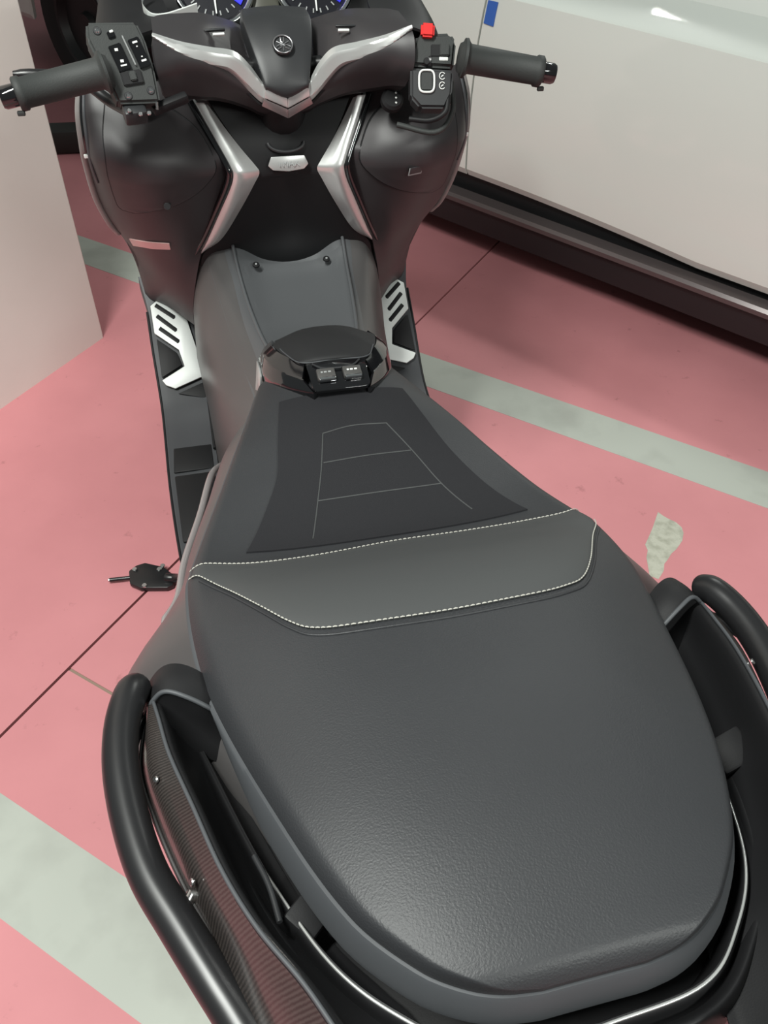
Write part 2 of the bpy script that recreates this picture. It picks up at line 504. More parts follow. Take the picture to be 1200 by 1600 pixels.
for wu in WU:
    for far in (0.02, 1.46):
        c = cp(wu, far, WR)
        w = disc('tyre', c, CN, 0, 0, M_TYRE, car, 40, prof=[(0.20, 0.01), (0.235, -0.005), (0.31, 0.005), (0.332, 0.035), (0.335, 0.06), (0.335, 0.16), (0.325, 0.20), (0.30, 0.22), (0.20, 0.215), (0.20, 0.01)])
        disc('wheel_rim', c, CN, 0, 0, M_RIM, w, 40, prof=[(0.0, 0.035), (0.05, 0.03), (0.06, 0.055), (0.17, 0.05), (0.19, 0.012), (0.205, 0.008), (0.205, 0.2), (0.0, 0.2)])
# blue tape on the door edge
tp = [cp(GAPU + 0.012, -0.012, 0), cp(GAPU + 0.052, -0.012, 0)]
u0, u1, z0, z1 = GAPU + 0.010, GAPU + 0.046, 0.775, 0.835
tape = plate('blue_tape', [cp(u0, prof_at(z0) - 0.004, z0), cp(u1, prof_at(z0) - 0.004, z0 - 0.003), cp(u1, prof_at(z1) - 0.004, z1), cp(u0, prof_at(z1) - 0.004, z1)], 0.0025, M_TAPE, car, normal=-CN, bev=0)
tape['label'] = 'piece of blue tape on the white door edge'

# low dark wheel stop in the shade behind the pillar
ws = boxm('wheel_stop', (0, 0, 0.05), (1.5, 0.13, 0.10), mat('dark_rubber_stop', (0.03, 0.028, 0.026), 0.7), None, bev=0.02)
ws.location = Vector((-0.62, 3.93, 0)); ws.rotation_euler = (0, 0, math.radians(-3))
tag(ws, 'low dark rubber wheel stop on the floor behind the pillar', 'wheel stop')

# ================================================================== SCOOTER
bike = empty('scooter', (0, 0, 0))
tag(bike, 'black and grey maxi scooter with large stitched seat and silver trims', 'scooter')
BOTH = (-1, 1)

# ------------------------------------------------------------------ seat
W = [(.103, .034), (.106, .056), (.114, .078), (.13, .102), (.17, .136), (.25, .171), (.386, .213), (.47, .226), (.556, .229), (.589, .225), (.668, .208), (.75, .183), (.829, .158), (.90, .138), (1.0, .112)]
ZC = [(.103, .946), (.13, .949), (.2, .947), (.3, .932), (.40, .910), (.45, .894), (.50, .866), (.55, .826), (.603, .786), (.66, .772), (.75, .773), (.83, .779), (.9, .78), (1.0, .765)]
ZE = [(.103, .945), (.13, .941), (.17, .934), (.25, .916), (.386, .868), (.47, .852), (.556, .826), (.589, .811), (.668, .784), (.75, .772), (.829, .764), (.9, .75), (1.0, .728)]


def zs(x, y):
    w = herm(W, y); a = herm(ZC, y); b = herm(ZE, y); u = min(1, abs(x) / w)
    return a - (a - b) * u ** 3.2


def seat_cushion():
    NY, NX = 130, 61
    bm = bmesh.new(); V = []
    for j in range(NY):
        y = .103 + (1.0 - .103) * (j / (NY - 1)) ** 1.6
        w = herm(W, y); row = []
        for i in range(NX):
            u = math.sin(math.pi / 2 * (2 * i / (NX - 1) - 1)); x = w * u
            # the last millimetres roll over
            e = max(0, abs(u) - 0.93) / 0.07
            e = max(e, (0.116 - y) / 0.013)
            row.append(bm.verts.new((x, y, zs(x, y) - 0.010 * e * e)))
        V.append(row)
    for j in range(NY - 1):
        for i in range(NX - 1): bm.faces.new((V[j][i], V[j][i + 1], V[j + 1][i + 1], V[j + 1][i]))
    ring = [V[j][0] for j in range(NY)][::-1] + V[0][1:] + [V[j][-1] for j in range(1, NY)] + V[-1][1:-1][::-1]
    Lw = [[bm.verts.new((v.co.x * 0.93, v.co.y, min(v.co.z, zs(0, v.co.y)) - 0.05)) for v in (V[j][0], V[j][-1])] for j in range(NY)]
    for j in range(NY - 1):
        bm.faces.new((V[j][0], V[j + 1][0], Lw[j + 1][0], Lw[j][0])); bm.faces.new((V[j][-1], V[j + 1][-1], Lw[j + 1][1], Lw[j][1]))
        bm.faces.new((Lw[j][0], Lw[j + 1][0], Lw[j + 1][1], Lw[j][1]))
    bm.faces.new(V[0] + [Lw[0][1], Lw[0][0]]); bm.faces.new(V[-1] + [Lw[-1][1], Lw[-1][0]])
    ringc = [v.co.copy() for v in ring[: NY + NX - 1 + NY - 1]]
    return from_bm('seat', bm, M_SEAT, bike, True, 60), ringc


seat, ring = seat_cushion()

# skirt below the seam
bm = bmesh.new(); V = []
ringk = [ring[0]]
for p in ring[1:]:
    if (p - ringk[-1]).length > 0.005: ringk.append(p)
for i, p in enumerate(ringk):
    a = ringk[max(i - 3, 0)]; b = ringk[min(i + 3, len(ringk) - 1)]
    t = (b - a); t.z = 0; t.normalize(); o = Vector((-t.y, t.x, 0)) * -1
    if o.dot(Vector((p.x, p.y - 0.5, 0))) < 0: o = -o
    k = 1.0 if p.y < 0.26 else max(0.08, 1 - (p.y - 0.26) / 0.12)
    prof = [(-0.010, -0.006), (0.0015, -0.006), (0.0035, -0.009), (0.0075 * k + .002, -0.026), (0.008 * k + .002, -0.031), (0.005 * k, -0.034), (-0.012, -0.034)]
    V.append([bm.verts.new(p + o * d + Vector((0, 0, z * (.62 + .38 * k)))) for d, z in prof])
for i in range(len(V) - 1):
    for k in range(len(prof)): bm.faces.new((V[i][k], V[i + 1][k], V[i + 1][(k + 1) % len(prof)], V[i][(k + 1) % len(prof)]))
bm.faces.new(V[0]); bm.faces.new(V[-1][::-1])
from_bm('seat_skirt', bm, M_SKIRT, seat, True, 50)


def on_seat(pts, n, dz=0.0012):
    return [Vector((p.x, p.y, zs(p.x, p.y) + dz)) for p in spline([(a, b, 0) for a, b in pts], n)]


S1 = [(-.227, .589), (-.203, .590), (-.153, .584), (-.086, .588), (0, .598), (.086, .594), (.153, .588), (.203, .584), (.227, .592)]
S2 = [(-.2275, .566), (-.216, .560), (-.19, .520), (-.160, .467), (-.138, .432), (-.118, .414), (-.08, .406), (0, .402), (.08, .406), (.118, .414), (.140, .426), (.165, .458), (.197, .510), (.218, .540), (.2275, .560)]


def seam_y(S, x):
    return herm(sorted(S), x)


def patch_surf(name, left, right, y0, y1, m, dz, nx=30, ny=40, par=seat):
    bm = bmesh.new(); V = []
    for j in range(ny):
        y = y0 + (y1 - y0) * j / (ny - 1); a = herm(left, y); b = herm(right, y)
        V.append([bm.verts.new((a + (b - a) * i / (nx - 1), y, zs(a + (b - a) * i / (nx - 1), y) + dz)) for i in range(nx)])
    for j in range(ny - 1):
        for i in range(nx - 1): bm.faces.new((V[j][i], V[j][i + 1], V[j + 1][i + 1], V[j + 1][i]))
    for f in bm.faces: f.normal_update()
    if bm.faces[:] and sum(f.normal.z for f in bm.faces) < 0: bmesh.ops.reverse_faces(bm, faces=bm.faces)
    bmesh.ops.solidify(bm, geom=list(bm.faces), thickness=0.003)
    return from_bm(name, bm, m, par, True, 50)


ins = patch_surf('seat_insert', [(.615, -.164), (.69, -.134), (.749, -.112), (.805, -.103), (.90, -.088)], [(.615, .172), (.69, .142), (.749, .122), (.805, .108), (.90, .090)], .615, .90, M_INS, 0.0022)
# padded band between the two stitched seams
bm = bmesh.new(); V = []; nx = 70; ny = 24
for i in range(nx):
    x = -.2275 + .455 * i / (nx - 1); ya = seam_y(S1, x); yb = seam_y(S2, x)
    col = []
    for j in range(ny):
        t = j / (ny - 1); y = ya + (yb - ya) * t
        w = herm(W, y); xx = max(-w * .985, min(w * .985, x))
        col.append(bm.verts.new((xx, y, zs(xx, y) - (0.010 * (max(0, abs(xx) / w - 0.93) / .07) ** 2) + 0.0016 + 0.004 * math.sin(math.pi * t) ** 0.6 * min(1, (.2275 - abs(x)) / .05))))
    V.append(col)
for i in range(nx - 1):
    for j in range(ny - 1): bm.faces.new((V[i][j], V[i + 1][j], V[i + 1][j + 1], V[i][j + 1]))
bmesh.ops.recalc_face_normals(bm, faces=bm.faces)
if sum(f.normal.z for f in bm.faces) < 0: bmesh.ops.reverse_faces(bm, faces=bm.faces)
bmesh.ops.solidify(bm, geom=list(bm.faces), thickness=0.004)
from_bm('seat_band', bm, M_BAND, seat, True, 60)


def stitching(S):
    path = on_seat(S, 900, 0.0026)
    path = [Vector((p.x, p.y, p.z - 0.010 * (max(0, abs(p.x) / herm(W, p.y) - 0.93) / .07) ** 2)) for p in path]
    bm = bmesh.new(); acc = 0; start = path[0]; last = path[0]; on = True
    for p in path[1:]:
        acc += (p - last).length; last = p
        if on and acc > 0.0037:
            tube_bm(bm, [start, start.lerp(p, .5) + Vector((0, 0, .0005)), p], [.0005, .00075, .0005], 6); acc = 0; on = False
        elif not on and acc > 0.0009:
            start = p; acc = 0; on = True
    return from_bm('stitching', bm, M_THREAD, seat, True, 60)


for S in (S1, S2):
    o = stitching(S); o['label'] = 'row of pale thread stitches'
# groove beside the rear seam
tube('seat_seam', on_seat([(x, y - 0.008) for x, y in S2[1:-1]], 160, 0.0004), 0.0012, M_SEAT, seat, 8)
for L_ in ([(-.041, .815), (-.055, .75), (-.07, .692), (-.086, .630)], [(.047, .820), (.069, .763), (.089, .699), (.112, .640)],
           [(-.050, .762), (.008, .765), (.067, .764)], [(-.069, .697), (.007, .698), (.090, .697)], [(-.041, .815), (.0, .823), (.047, .820)]):
    tube('embossed_welt', on_seat(L_, 40, 0.0023), 0.0010, M_BAND, seat, 8)

# ------------------------------------------------------------------ rear side fairings and tail
FAIR = [(1.02, [(.10, .68), (.155, .62), (.185, .50), (.19, .40)]),
        (.90, [(.140, .735), (.182, .67), (.202, .52), (.20, .38)]),
        (.80, [(.165, .752), (.206, .69), (.225, .54), (.215, .38)]),
        (.70, [(.196, .757), (.234, .705), (.246, .56), (.23, .40)]),
        (.62, [(.214, .785), (.247, .725), (.262, .58), (.24, .42)]),
        (.57, [(.222, .812), (.268, .735), (.290, .60), (.25, .45)]),
        (.52, [(.224, .828), (.304, .735), (.324, .62), (.27, .47)]),
        (.46, [(.220, .838), (.318, .735), (.334, .63), (.28, .50)]),
        (.39, [(.208, .83), (.285, .735), (.295, .63), (.26, .50)]),
        (.34, [(.195, .82), (.250, .735), (.255, .64), (.23, .53)]),
        (.20, [(.150, .82), (.190, .735), (.195, .66), (.18, .57)]),
        (0.0, [(.09, .83), (.14, .775), (.145, .71), (.12, .63)]),
        (-.25, [(.03, .86), (.085, .83), (.095, .79), (.06, .74)])]
for s in BOTH:
    rows = [[(x, y, z) for x, z in sec] for y, sec in FAIR]
    surf('side_fairing', rows, 16, 60, M_PAINT, bike, 0.004, s, off=(1, 0, .3))
    # raised fairing edge, its pale grey standing in for the floor's reflection
    tube('fairing_lip', spline([(.178, .985, .60), (.196, .90, .655), (.217, .80, .675), (.241, .70, .695), (.251, .63, .71), (.268, .585, .725)], 30), [.003] + [.005] * 28 + [.002], mat('lip_reflection_grey', (.34, .31, .31), .2, metal=.4), bike, 10, s)

# dark deck under the seat and tail bodywork following the seat outline
SO = [(.46, .226), (.386, .213), (.25, .171), (.17, .136), (.13, .102), (.108, .068)]


def outline(off):
    """half outline of the seat grown outward, from the side round to the centre line at the tail"""
    P = [Vector((w, y, 0)) for y, w in SO] + [Vector((0.0, .102, 0))]
    out = []
    for i, p in enumerate(P):
        a = P[max(i - 1, 0)]; b = P[min(i + 1, len(P) - 1)]; t = (b - a).normalized()
        n = Vector((-t.y, t.x, 0)); n = n if n.dot(Vector((p.x, p.y - .45, 0))) > 0 else -n
        if i == len(P) - 1: n = Vector((0, -1, 0))
        out.append(p + n * off)
    out[-1].x = 0
    return out


ZB = [.790, .800, .850, .882, .894, .900, .902]


def ring_row(off, dz, zf=None):
    return [(p.x, p.y, ZB[i] + dz) for i, p in enumerate(outline(off))]


for s in BOTH:
    surf('seat_well', [ring_row(-.035, -.03), ring_row(.012, -.035), ring_row(.022, -.03)], 40, 10, M_BLACK, bike, 0.004, s, off=(0, 0, 1))
    cut = lambda r: r[1:]
    surf('tail_lip', [cut(ring_row(.016, -.045)), cut(ring_row(.0175, .000)), cut(ring_row(.0205, .004)), cut(ring_row(.0235, .001)), cut(ring_row(.026, -.010)), cut(ring_row(.029, -.016))], 40, 26, M_BLACK, bike, 0.002, s, off=(0, 0, 1))
    surf('tail_cowl', [cut(ring_row(.027, -.018)), cut(ring_row(.031, -.005)), cut(ring_row(.035, -.003)), cut(ring_row(.039, -.012)), cut(ring_row(.044, -.030))], 40, 24, M_BLACK, bike, 0.002, s, off=(0, 0, 1))
    # silver bead standing in for the highlight along the tail lip
    tube('tail_highlight_bead', spline([(p.x, p.y, z) for p, z in zip(outline(.0205), [z + .0045 for z in ZB])][2:], 40), 0.0011, M_SILVER, bike, 8, s)

# ------------------------------------------------------------------ grab rails with carbon look trims and tubes
EDGE = [(.262, .398, .856), (.257, .375, .866), (.248, .332, .882), (.231, .276, .902), (.214, .221, .916), (.195, .177, .926), (.173, .140, .934), (.159, .112, .939), (.130, .05, .950), (.085, -.02, .960), (.045, -.09, .962)]
OUTB = [(.268, .400, .836), (.272, .380, .842), (.275, .340, .846), (.263, .291, .850), (.245, .239, .855), (.228, .199, .860), (.213, .156, .865), (.203, .130, .868), (.170, .05, .880), (.115, -.04, .905), (.052, -.10, .95)]
INNB = [(.228, .398, .795), (.224, .375, .795), (.214, .332, .800), (.196, .276, .815), (.176, .221, .832), (.156, .177, .850), (.132, .140, .866), (.114, .112, .876), (.095, .05, .890), (.06, -.02, .91), (.035, -.085, .94)]
for s in BOTH:
    g = empty('grab_rail'); g.parent = bike
    mid = [((e[0] * .55 + o[0] * .45) + .004, (e[1] + o[1]) / 2, (e[2] * .5 + o[2] * .5) + .004) for e, o in zip(EDGE, OUTB)]
    surf('carbon_trim', [EDGE, mid, OUTB], 50, 12, M_CARBON, g, 0.003, s, off=(1, 0, .6))
    inm = [((e[0] * .70 + o[0] * .30), e[1], e[2] * .40 + o[2] * .60) for e, o in zip(EDGE, INNB)]
    inl = [(o[0] - .012, o[1], o[2] - .004) for o in INNB]
    surf('inner_rail', [EDGE, [(e[0] - .006, e[1], e[2] - .006) for e in EDGE], inm, INNB, inl], 50, 18, M_BLACK, g, 0.003, s, off=(-1, 0, .6))
    tube('rail_highlight_bead', spline([(e[0], e[1], e[2] + .001) for e in EDGE], 60), .0016, M_SKIRT, g, 8, s)  # paler bead painting in the highlight on the rail's bevel
    low = [(o[0] - .012, o[1], o[2] - .05) for o in OUTB]
    surf('lower_trim', [[(o[0] + .003, o[1], o[2] - .001) for o in OUTB], [(o[0] + .001, o[1], o[2] - .02) for o in OUTB], low], 50, 8, M_DARK, g, 0.003, s, off=(1, 0, .2))
    tube('trim_piping', spline([(o[0] + .001, o[1], o[2] + .001) for o in OUTB], 60), .0015, M_PAINT, g, 8, s)
    if s > 0: boxm('rail_step', (.207, .250, .852), (.034, .030, .022), M_BLACK, g, (.1, -.25, .2), .003, s)
    # folded front arch of the grab rail
    back = [(.196, .378, .832), (.213, .384, .850), (.232, .393, .862), (.250, .402, .864), (.262, .402, .855), (.274, .394, .838), (.290, .380, .815)]
    frnt = [(.200, .405, .834), (.216, .420, .850), (.234, .432, .856), (.251, .438, .852), (.265, .434, .842), (.277, .422, .826), (.290, .404, .808)]
    surf('front_arch', [frnt, [((a[0] + b[0]) / 2, (a[1] + b[1]) / 2, (a[2] + b[2]) / 2 + .003) for a, b in zip(frnt, back)], back], 30, 8, M_BLACK, g, 0.005, s, off=(.2, 0, 1))
    tube('arch_edge', spline(back, 40), .0022, M_SKIRT, g, 8, s)
    surf('arch_web', [[(p[0], p[1] - .001, p[2] - .003) for p in back[:6]], [(p[0] * .97, p[1] - .012, p[2] - .035) for p in back[:6]], [(p[0] * .95, p[1] - .030, p[2] - .060) for p in back[:6]]], 24, 8, M_BLACK, g, 0.004, s, off=(0, -1, .2))
    for (x, y, z) in ((.259, .316, .876), (.236, .228, .888)):
        disc('trim_screw', (x, y, z), (.75, -.1, .65), .0028, .002, M_STEEL, g, 12, .0007, s)
    tb = [(.276, .424, .844), (.281, .411, .856), (.288, .380, .859), (.289, .342, .860), (.2825, .297, .860), (.270, .252, .860), (.250, .211, .860), (.231, .174, .860), (.215, .143, .860), (.185, .08, .862), (.14, -.03, .868)]
    rail = tube('rack_tube', spline(tb, 70), [.006, .011, .0138] + [.0146] * 66 + [.0138], M_TUBE, bike, 20, s)
    tube('mount_bolt', [(.248, .218, .862), (.240, .232, .858)], .0045, M_STEEL, rail, 10, s)
    tube('mount_boss', [(.256, .206, .866), (.247, .219, .863)], .0070, M_TUBE, rail, 12, s)
    tube('mount_arm', spline([(.283, .352, .858), (.278, .385, .842), (.262, .415, .828)], 10), .006, M_TUBE, rail, 10, s)
# seat latch moulding in the left well
tube('well_rib', spline([(-0.193, 0.243, 0.872), (-0.185, 0.217, 0.880), (-0.181, 0.190, 0.885)], 14), .0022, M_DARK, bike, 8)
boxm('latch_block', (-.158, .200, .862), (.042, .026, .022), M_BLACK, bike, (0.2, .2, .75), .003)
boxm('latch_hook', (-.149, .193, .866), (.010, .026, .022), M_BLACK, bike, (0.2, .1, .7), .002)

# ------------------------------------------------------------------ tunnel between the feet
TUN = [(1.47, [(0, .765), (.05, .768), (.10, .778), (.150, .755), (.185, .66), (.200, .48)]),
       (1.41, [(0, .715), (.05, .721), (.10, .745), (.150, .722), (.182, .625), (.195, .45)]),
       (1.35, [(0, .692), (.05, .697), (.095, .717), (.142, .690), (.176, .585), (.190, .43)]),
       (1.25, [(0, .682), (.05, .686), (.088, .699), (.130, .660), (.168, .560), (.187, .41)]),
       (1.15, [(0, .690), (.05, .692), (.080, .695), (.118, .650), (.160, .550), (.185, .395)]),
       (1.05, [(0, .716), (.05, .712), (.080, .700), (.112, .665), (.160, .560), (.188, .385)]),
       (.95, [(0, .72), (.05, .718), (.085, .708), (.120, .68), (.172, .58), (.197, .37)]),
       (.85, [(0, .72), (.05, .715), (.09, .71), (.130, .69), (.185, .58), (.205, .37)])]
for s in BOTH:
    surf('tunnel_side', [[(x, y, z) for x, z in sec[2:]] for y, sec in TUN], 20, 44, M_FLANK, bike, .004, s, off=(1, 0, .5))
full = []
for y, sec in TUN[:6]:
    a = [(x, y, z) for x, z in sec[:4]]
    full.append([(-p[0], p[1], p[2]) for p in a[:0:-1]] + a)
surf('tunnel_skin', full, 41, 40, M_TUNNEL, bike, .005, off=(0, 0, 1))
# raised centre cover with its own edges
cov = []
for y, k in ((1.398, 1.0), (1.36, .98), (1.28, .93), (1.20, .84), (1.12, .70)):
    sec = None
    zc_ = herm(sorted([(yy, ss[0][1]) for yy, ss in TUN]), y); z1_ = herm(sorted([(yy, ss[1][1]) for yy, ss in TUN]), y); z2_ = herm(sorted([(yy, ss[2][1]) for yy, ss in TUN]), y)
    w_ = .100 * k
    cov.append([(-w_, y, z2_ + .004), (-w_ * .55, y, z1_ + .006), (0, y, zc_ + .007), (w_ * .55, y, z1_ + .006), (w_, y, z2_ + .004)])
tc = surf('tunnel_cover', cov, 31, 30, M_TUNNEL, bike, .006, off=(0, 0, 1))
for s in BOTH:
    tube('cover_rib', spline([(.103, 1.412, .752), (.100, 1.36, .727), (.094, 1.28, .710), (.085, 1.20, .702), (.075, 1.14, .699)], 24), .0032, M_TUNNEL, tc, 10, s)
    disc('cover_screw', (.066, 1.378, .7275), (0, -.35, .94), .0055, .003, M_BLACK, tc, 18, .001, s, prof=[(0, .0015), (.003, .0015), (.0035, .0035), (.006, .003), (.0068, 0)])
    disc('screw_centre', (.066, 1.377, .7300), (0, -.35, .94), .0022, .0016, M_DIM, tc, 10, .0004, s)

# ------------------------------------------------------------------ floorboards
FB = [(1.655, (.300, .575), (.19, .57)), (1.60, (.290, .522), (.195, .522)), (1.53, (.289, .475), (.192, .475)), (1.45, (.286, .423), (.188, .425)), (1.40, (.285, .397), (.188, .405)),
      (1.33, (.285, .380), (.188, .385)), (1.20, (.284, .366), (.188, .370)), (1.05, (.277, .36), (.19, .36)), (.90, (.265, .36), (.19, .36))]
for s in BOTH:
    fb = surf('floorboard', [[(i_[0], y, i_[1]), ((i_[0] + o_[0]) / 2, y, (i_[1] + o_[1]) / 2 - .001), (o_[0] - .006, y, o_[1]), (o_[0], y, o_[1] - .006), (o_[0] - .002, y, o_[1] - .05), (o_[0] - .03, y, o_[1] - .11)] for y, o_, i_ in FB], 22, 50, mat('floorboard_plastic', (.048, .050, .055), .5), bike, .005, s, off=(.3, 0, 1))
    PN = (0, -.55, .834)

    def onplane(x, y, dz=0.0): return (x, y, .424 + .66 * (y - 1.445) + dz)
    # alloy foot plate with three slots: built as a frame of bars so the slots are real openings
    outl = [(.283, 1.602), (.267, 1.612), (.228, 1.605), (.214, 1.588), (.188, 1.460), (.254, 1.441), (.272, 1.449), (.279, 1.459), (.229, 1.481), (.236, 1.513), (.282, 1.549)]
    fp = plate('foot_plate', [onplane(x, y, .004) for x, y in outl], .004, M_ALU, bike, s, PN, bev=.0012)
    fp['label'] = 'polished alloy foot plate with three slots'
    for (a, b) in (((.272, 1.601), (.236, 1.574)), ((.272, 1.580), (.236, 1.549)), ((.270, 1.556), (.234, 1.527))):
        A = Vector(a); B = Vector(b); t = (B - A).normalized(); n = Vector((-t.y, t.x)) * .0042
        q = [A - t * .001 + n * .5, A + n, B + n, B + t * .002, B - n, A - n]
        plate('slot_pad', [onplane(p.x, p.y, .0068) for p in q], .0022, M_BLACK, fp, s, PN, bev=.0005)
    # rubber pads around the plate
    plate('foot_rubber', [onplane(x, y, .0015) for x, y in [(.279, 1.540), (.241, 1.510), (.234, 1.486), (.279, 1.466)]], .003, M_BLACK, fb, s, PN, bev=.001)
    plate('foot_rubber', [onplane(x, y, .001) for x, y in [(.188, 1.452), (.250, 1.434), (.188, 1.418)]], .002, M_BLACK, fb, s, PN, bev=.0008)
    plate('foot_mat', [(.196, 1.300, .378), (.272, 1.300, .378), (.276, 1.235, .370), (.196, 1.235, .370)], .004, M_BLACK, fb, s, (0, -.1, 1), bev=.002)
    plate('foot_mat', [(.196, 1.225, .370), (.275, 1.225, .369), (.270, 1.05, .362), (.196, 1.05, .362)], .004, M_BLACK, fb, s, (0, -.05, 1), bev=.002)
    tube('floorboard_edge', spline([(o_[0] + .002, y, o_[1] - .002) for y, o_, i_ in FB[1:]], 40), .0028, M_BLACK, fb, 8, s)
    tube('tunnel_seal', spline([(.197, 1.60, .530), (.190, 1.46, .45), (.189, 1.38, .405), (.190, 1.28, .385)], 30), .0035, M_BLACK, fb, 8, s)

# ------------------------------------------------------------------ leg shields
LS = [(1.045, [(.155, 1.415), (.20, 1.405), (.26, 1.400), (.295, 1.402), (.305, 1.415)]),
      (1.00, [(.130, 1.398), (.18, 1.370), (.25, 1.362), (.300, 1.370), (.318, 1.400)]),
      (.955, [(.110, 1.370), (.17, 1.330), (.24, 1.321), (.301, 1.350), (.323, 1.398)]),
      (.925, [(.100, 1.354), (.165, 1.322), (.24, 1.318), (.302, 1.360), (.326, 1.412)]),
      (.84, [(.128, 1.372), (.18, 1.358), (.24, 1.366), (.294, 1.408), (.327, 1.456)]),
      (.78, [(.150, 1.395), (.195, 1.390), (.25, 1.412), (.291, 1.452), (.317, 1.486)]),
      (.72, [(.168, 1.420), (.205, 1.430), (.25, 1.462), (.287, 1.510), (.305, 1.545)]),
      (.66, [(.182, 1.440), (.215, 1.465), (.25, 1.505), (.282, 1.560), (.297, 1.590)]),
      (.60, [(.192, 1.465), (.222, 1.505), (.25, 1.545), (.280, 1.590), (.292, 1.612)]),
      (.54, [(.196, 1.500), (.225, 1.550), (.25, 1.590), (.278, 1.615), (.290, 1.632)])]


def ls_pt(z, u, dz=0.0):
    """point on the leg shield: u from the silver trim (0) to the outer edge (1)"""
    T_ = sorted(LS)
    xs = [herm([(zz, r[k][0]) for zz, r in T_], z) for k in range(5)]
    ys = [herm([(zz, r[k][1]) for zz, r in T_], z) for k in range(5)]
    kk = [(k / 4.0, xs[k]) for k in range(5)]; ky = [(k / 4.0, ys[k]) for k in range(5)]
    return (herm(kk, u), herm(ky, u) - dz, z)


for s in BOTH:
    ls = surf('leg_shield', [[(x, y, z) for x, y in r] for z, r in LS], 30, 50, M_SHIELD, bike, .005, s, off=(0, -1, .1))
    # glovebox lid, proud of the shield, with a gap round it
    zz = (1.018, .985, .955, .925, .902, .882, .865, .852, .845)
    lo = (.28, .13, .08, .08, .13, .225, .36, .52, .60); hi = (.60, .66, .68, .69, .70, .71, .715, .715, .69)
    rows = [[ls_pt(z, a + (b - a) * t, .0055) for t in (0, .17, .34, .5, .67, .84, 1)] for z, a, b in zip(zz, lo, hi)]
    lid = surf('glovebox_lid', rows, 31, 36, M_SHIELD, bike, .006, s, off=(0, -1, .1))
    rim_ = [r[0] for r in rows] + rows[-1][1:] + [r[-1] for r in rows[::-1]][1:]
    tube('lid_gap', [(p[0], p[1] + .003, p[2]) for p in spline(rim_, 90)], .0020, M_GLOSS if False else M_BLACK, lid, 6, s)
    # outer edge trim in two tones
    ed = [ls_pt(z, 1.0, .001) for z in (1.04, 1.0, .955, .915, .84, .78, .75, .735)]
    tube('edge_trim', spline(ed, 50), [.003, .005] + [.0068] * 44 + [.005, .004, .003, .002], mat('edge_grey', (.22, .21, .205), .35), ls, 10, s)
    ed = [ls_pt(z, .93, .002) for z in (1.03, 1.0, .97, .945)]
    tube('edge_seam', spline(ed, 20), .0040, M_GLOSS, ls, 8, s)
    ed = [ls_pt(z, .86, .001) for z in (1.03, 1.0, .97, .93, .89)]
    tube('edge_band', spline(ed, 24), .0030, M_SKIRT, ls, 8, s)
    p = ls_pt(.938, .93, .005); boxm('edge_rivet', p, (.010, .004, .006), M_ALU, ls, bev=.001, s=s)
    # brushed silver boomerang between shield and centre panel
    inn = [(.119, 1.392, 1.005), (.098, 1.378, .975), (.074, 1.364, .943), (.055, 1.354, .920), (.049, 1.352, .908), (.058, 1.357, .888), (.085, 1.377, .835), (.122, 1.402, .772), (.158, 1.418, .742)]
    rid = [(.126, 1.386, 1.010), (.108, 1.366, .975), (.090, 1.350, .943), (.080, 1.339, .922), (.078, 1.337, .910), (.084, 1.341, .890), (.104, 1.359, .840), (.134, 1.387, .780), (.161, 1.412, .742)]
    out = [(.139, 1.388, 1.010), (.121, 1.368, .975), (.104, 1.351, .943), (.094, 1.340, .922), (.092, 1.338, .912), (.098, 1.344, .890), (.118, 1.363, .843), (.144, 1.390, .783), (.164, 1.413, .742)]
    bk = [(o[0] + .004, o[1] + .014, o[2]) for o in out]
    surf('silver_trim', [inn, [((a[0] + b[0]) / 2, (a[1] + b[1]) / 2 - .001, (a[2] + b[2]) / 2) for a, b in zip(inn, rid)], rid, out, bk], 60, 14, M_SILVER, bike, .004, s, off=(0, -1, .1), angle=28)
    tube('trim_gap', spline([(o[0] + .007, o[1] + .004, o[2]) for o in out], 50), .0055, M_GLOSS, ls, 8, s)
# details that differ left and right
RS = [[ls_pt(.748, .75, .004), ls_pt(.760, .62, .004), ls_pt(.769, .48, .004), ls_pt(.773, .34, .004)], [ls_pt(.722, .74, .004), ls_pt(.738, .61, .004), ls_pt(.748, .48, .004), ls_pt(.756, .33, .004)]]
b_ = surf('decal_strip', RS, 16, 4, M_PINKDECAL, bike, .002, -1, off=(0, -1, 0))  # thin decal plate in one even pale pink
b_['label'] = 'pale pink decal strip'
p = ls_pt(.870, .375, .007); disc('lid_lock', (-p[0], p[1], p[2]), (0, -1, .2), .006, .004, M_DARK, bike, 18)
p = ls_pt(.910, .40, .0075); boxm('lid_badge', (p[0], p[1], p[2]), (.026, .002, .014), M_DIM, bike, (.25, 0, .3), .0006)
p = ls_pt(.910, .40, .009); boxm('lid_badge_inset', (p[0], p[1], p[2] + .002), (.023, .002, .012), M_SHIELD, bike, (.25, 0, .3), .0004)

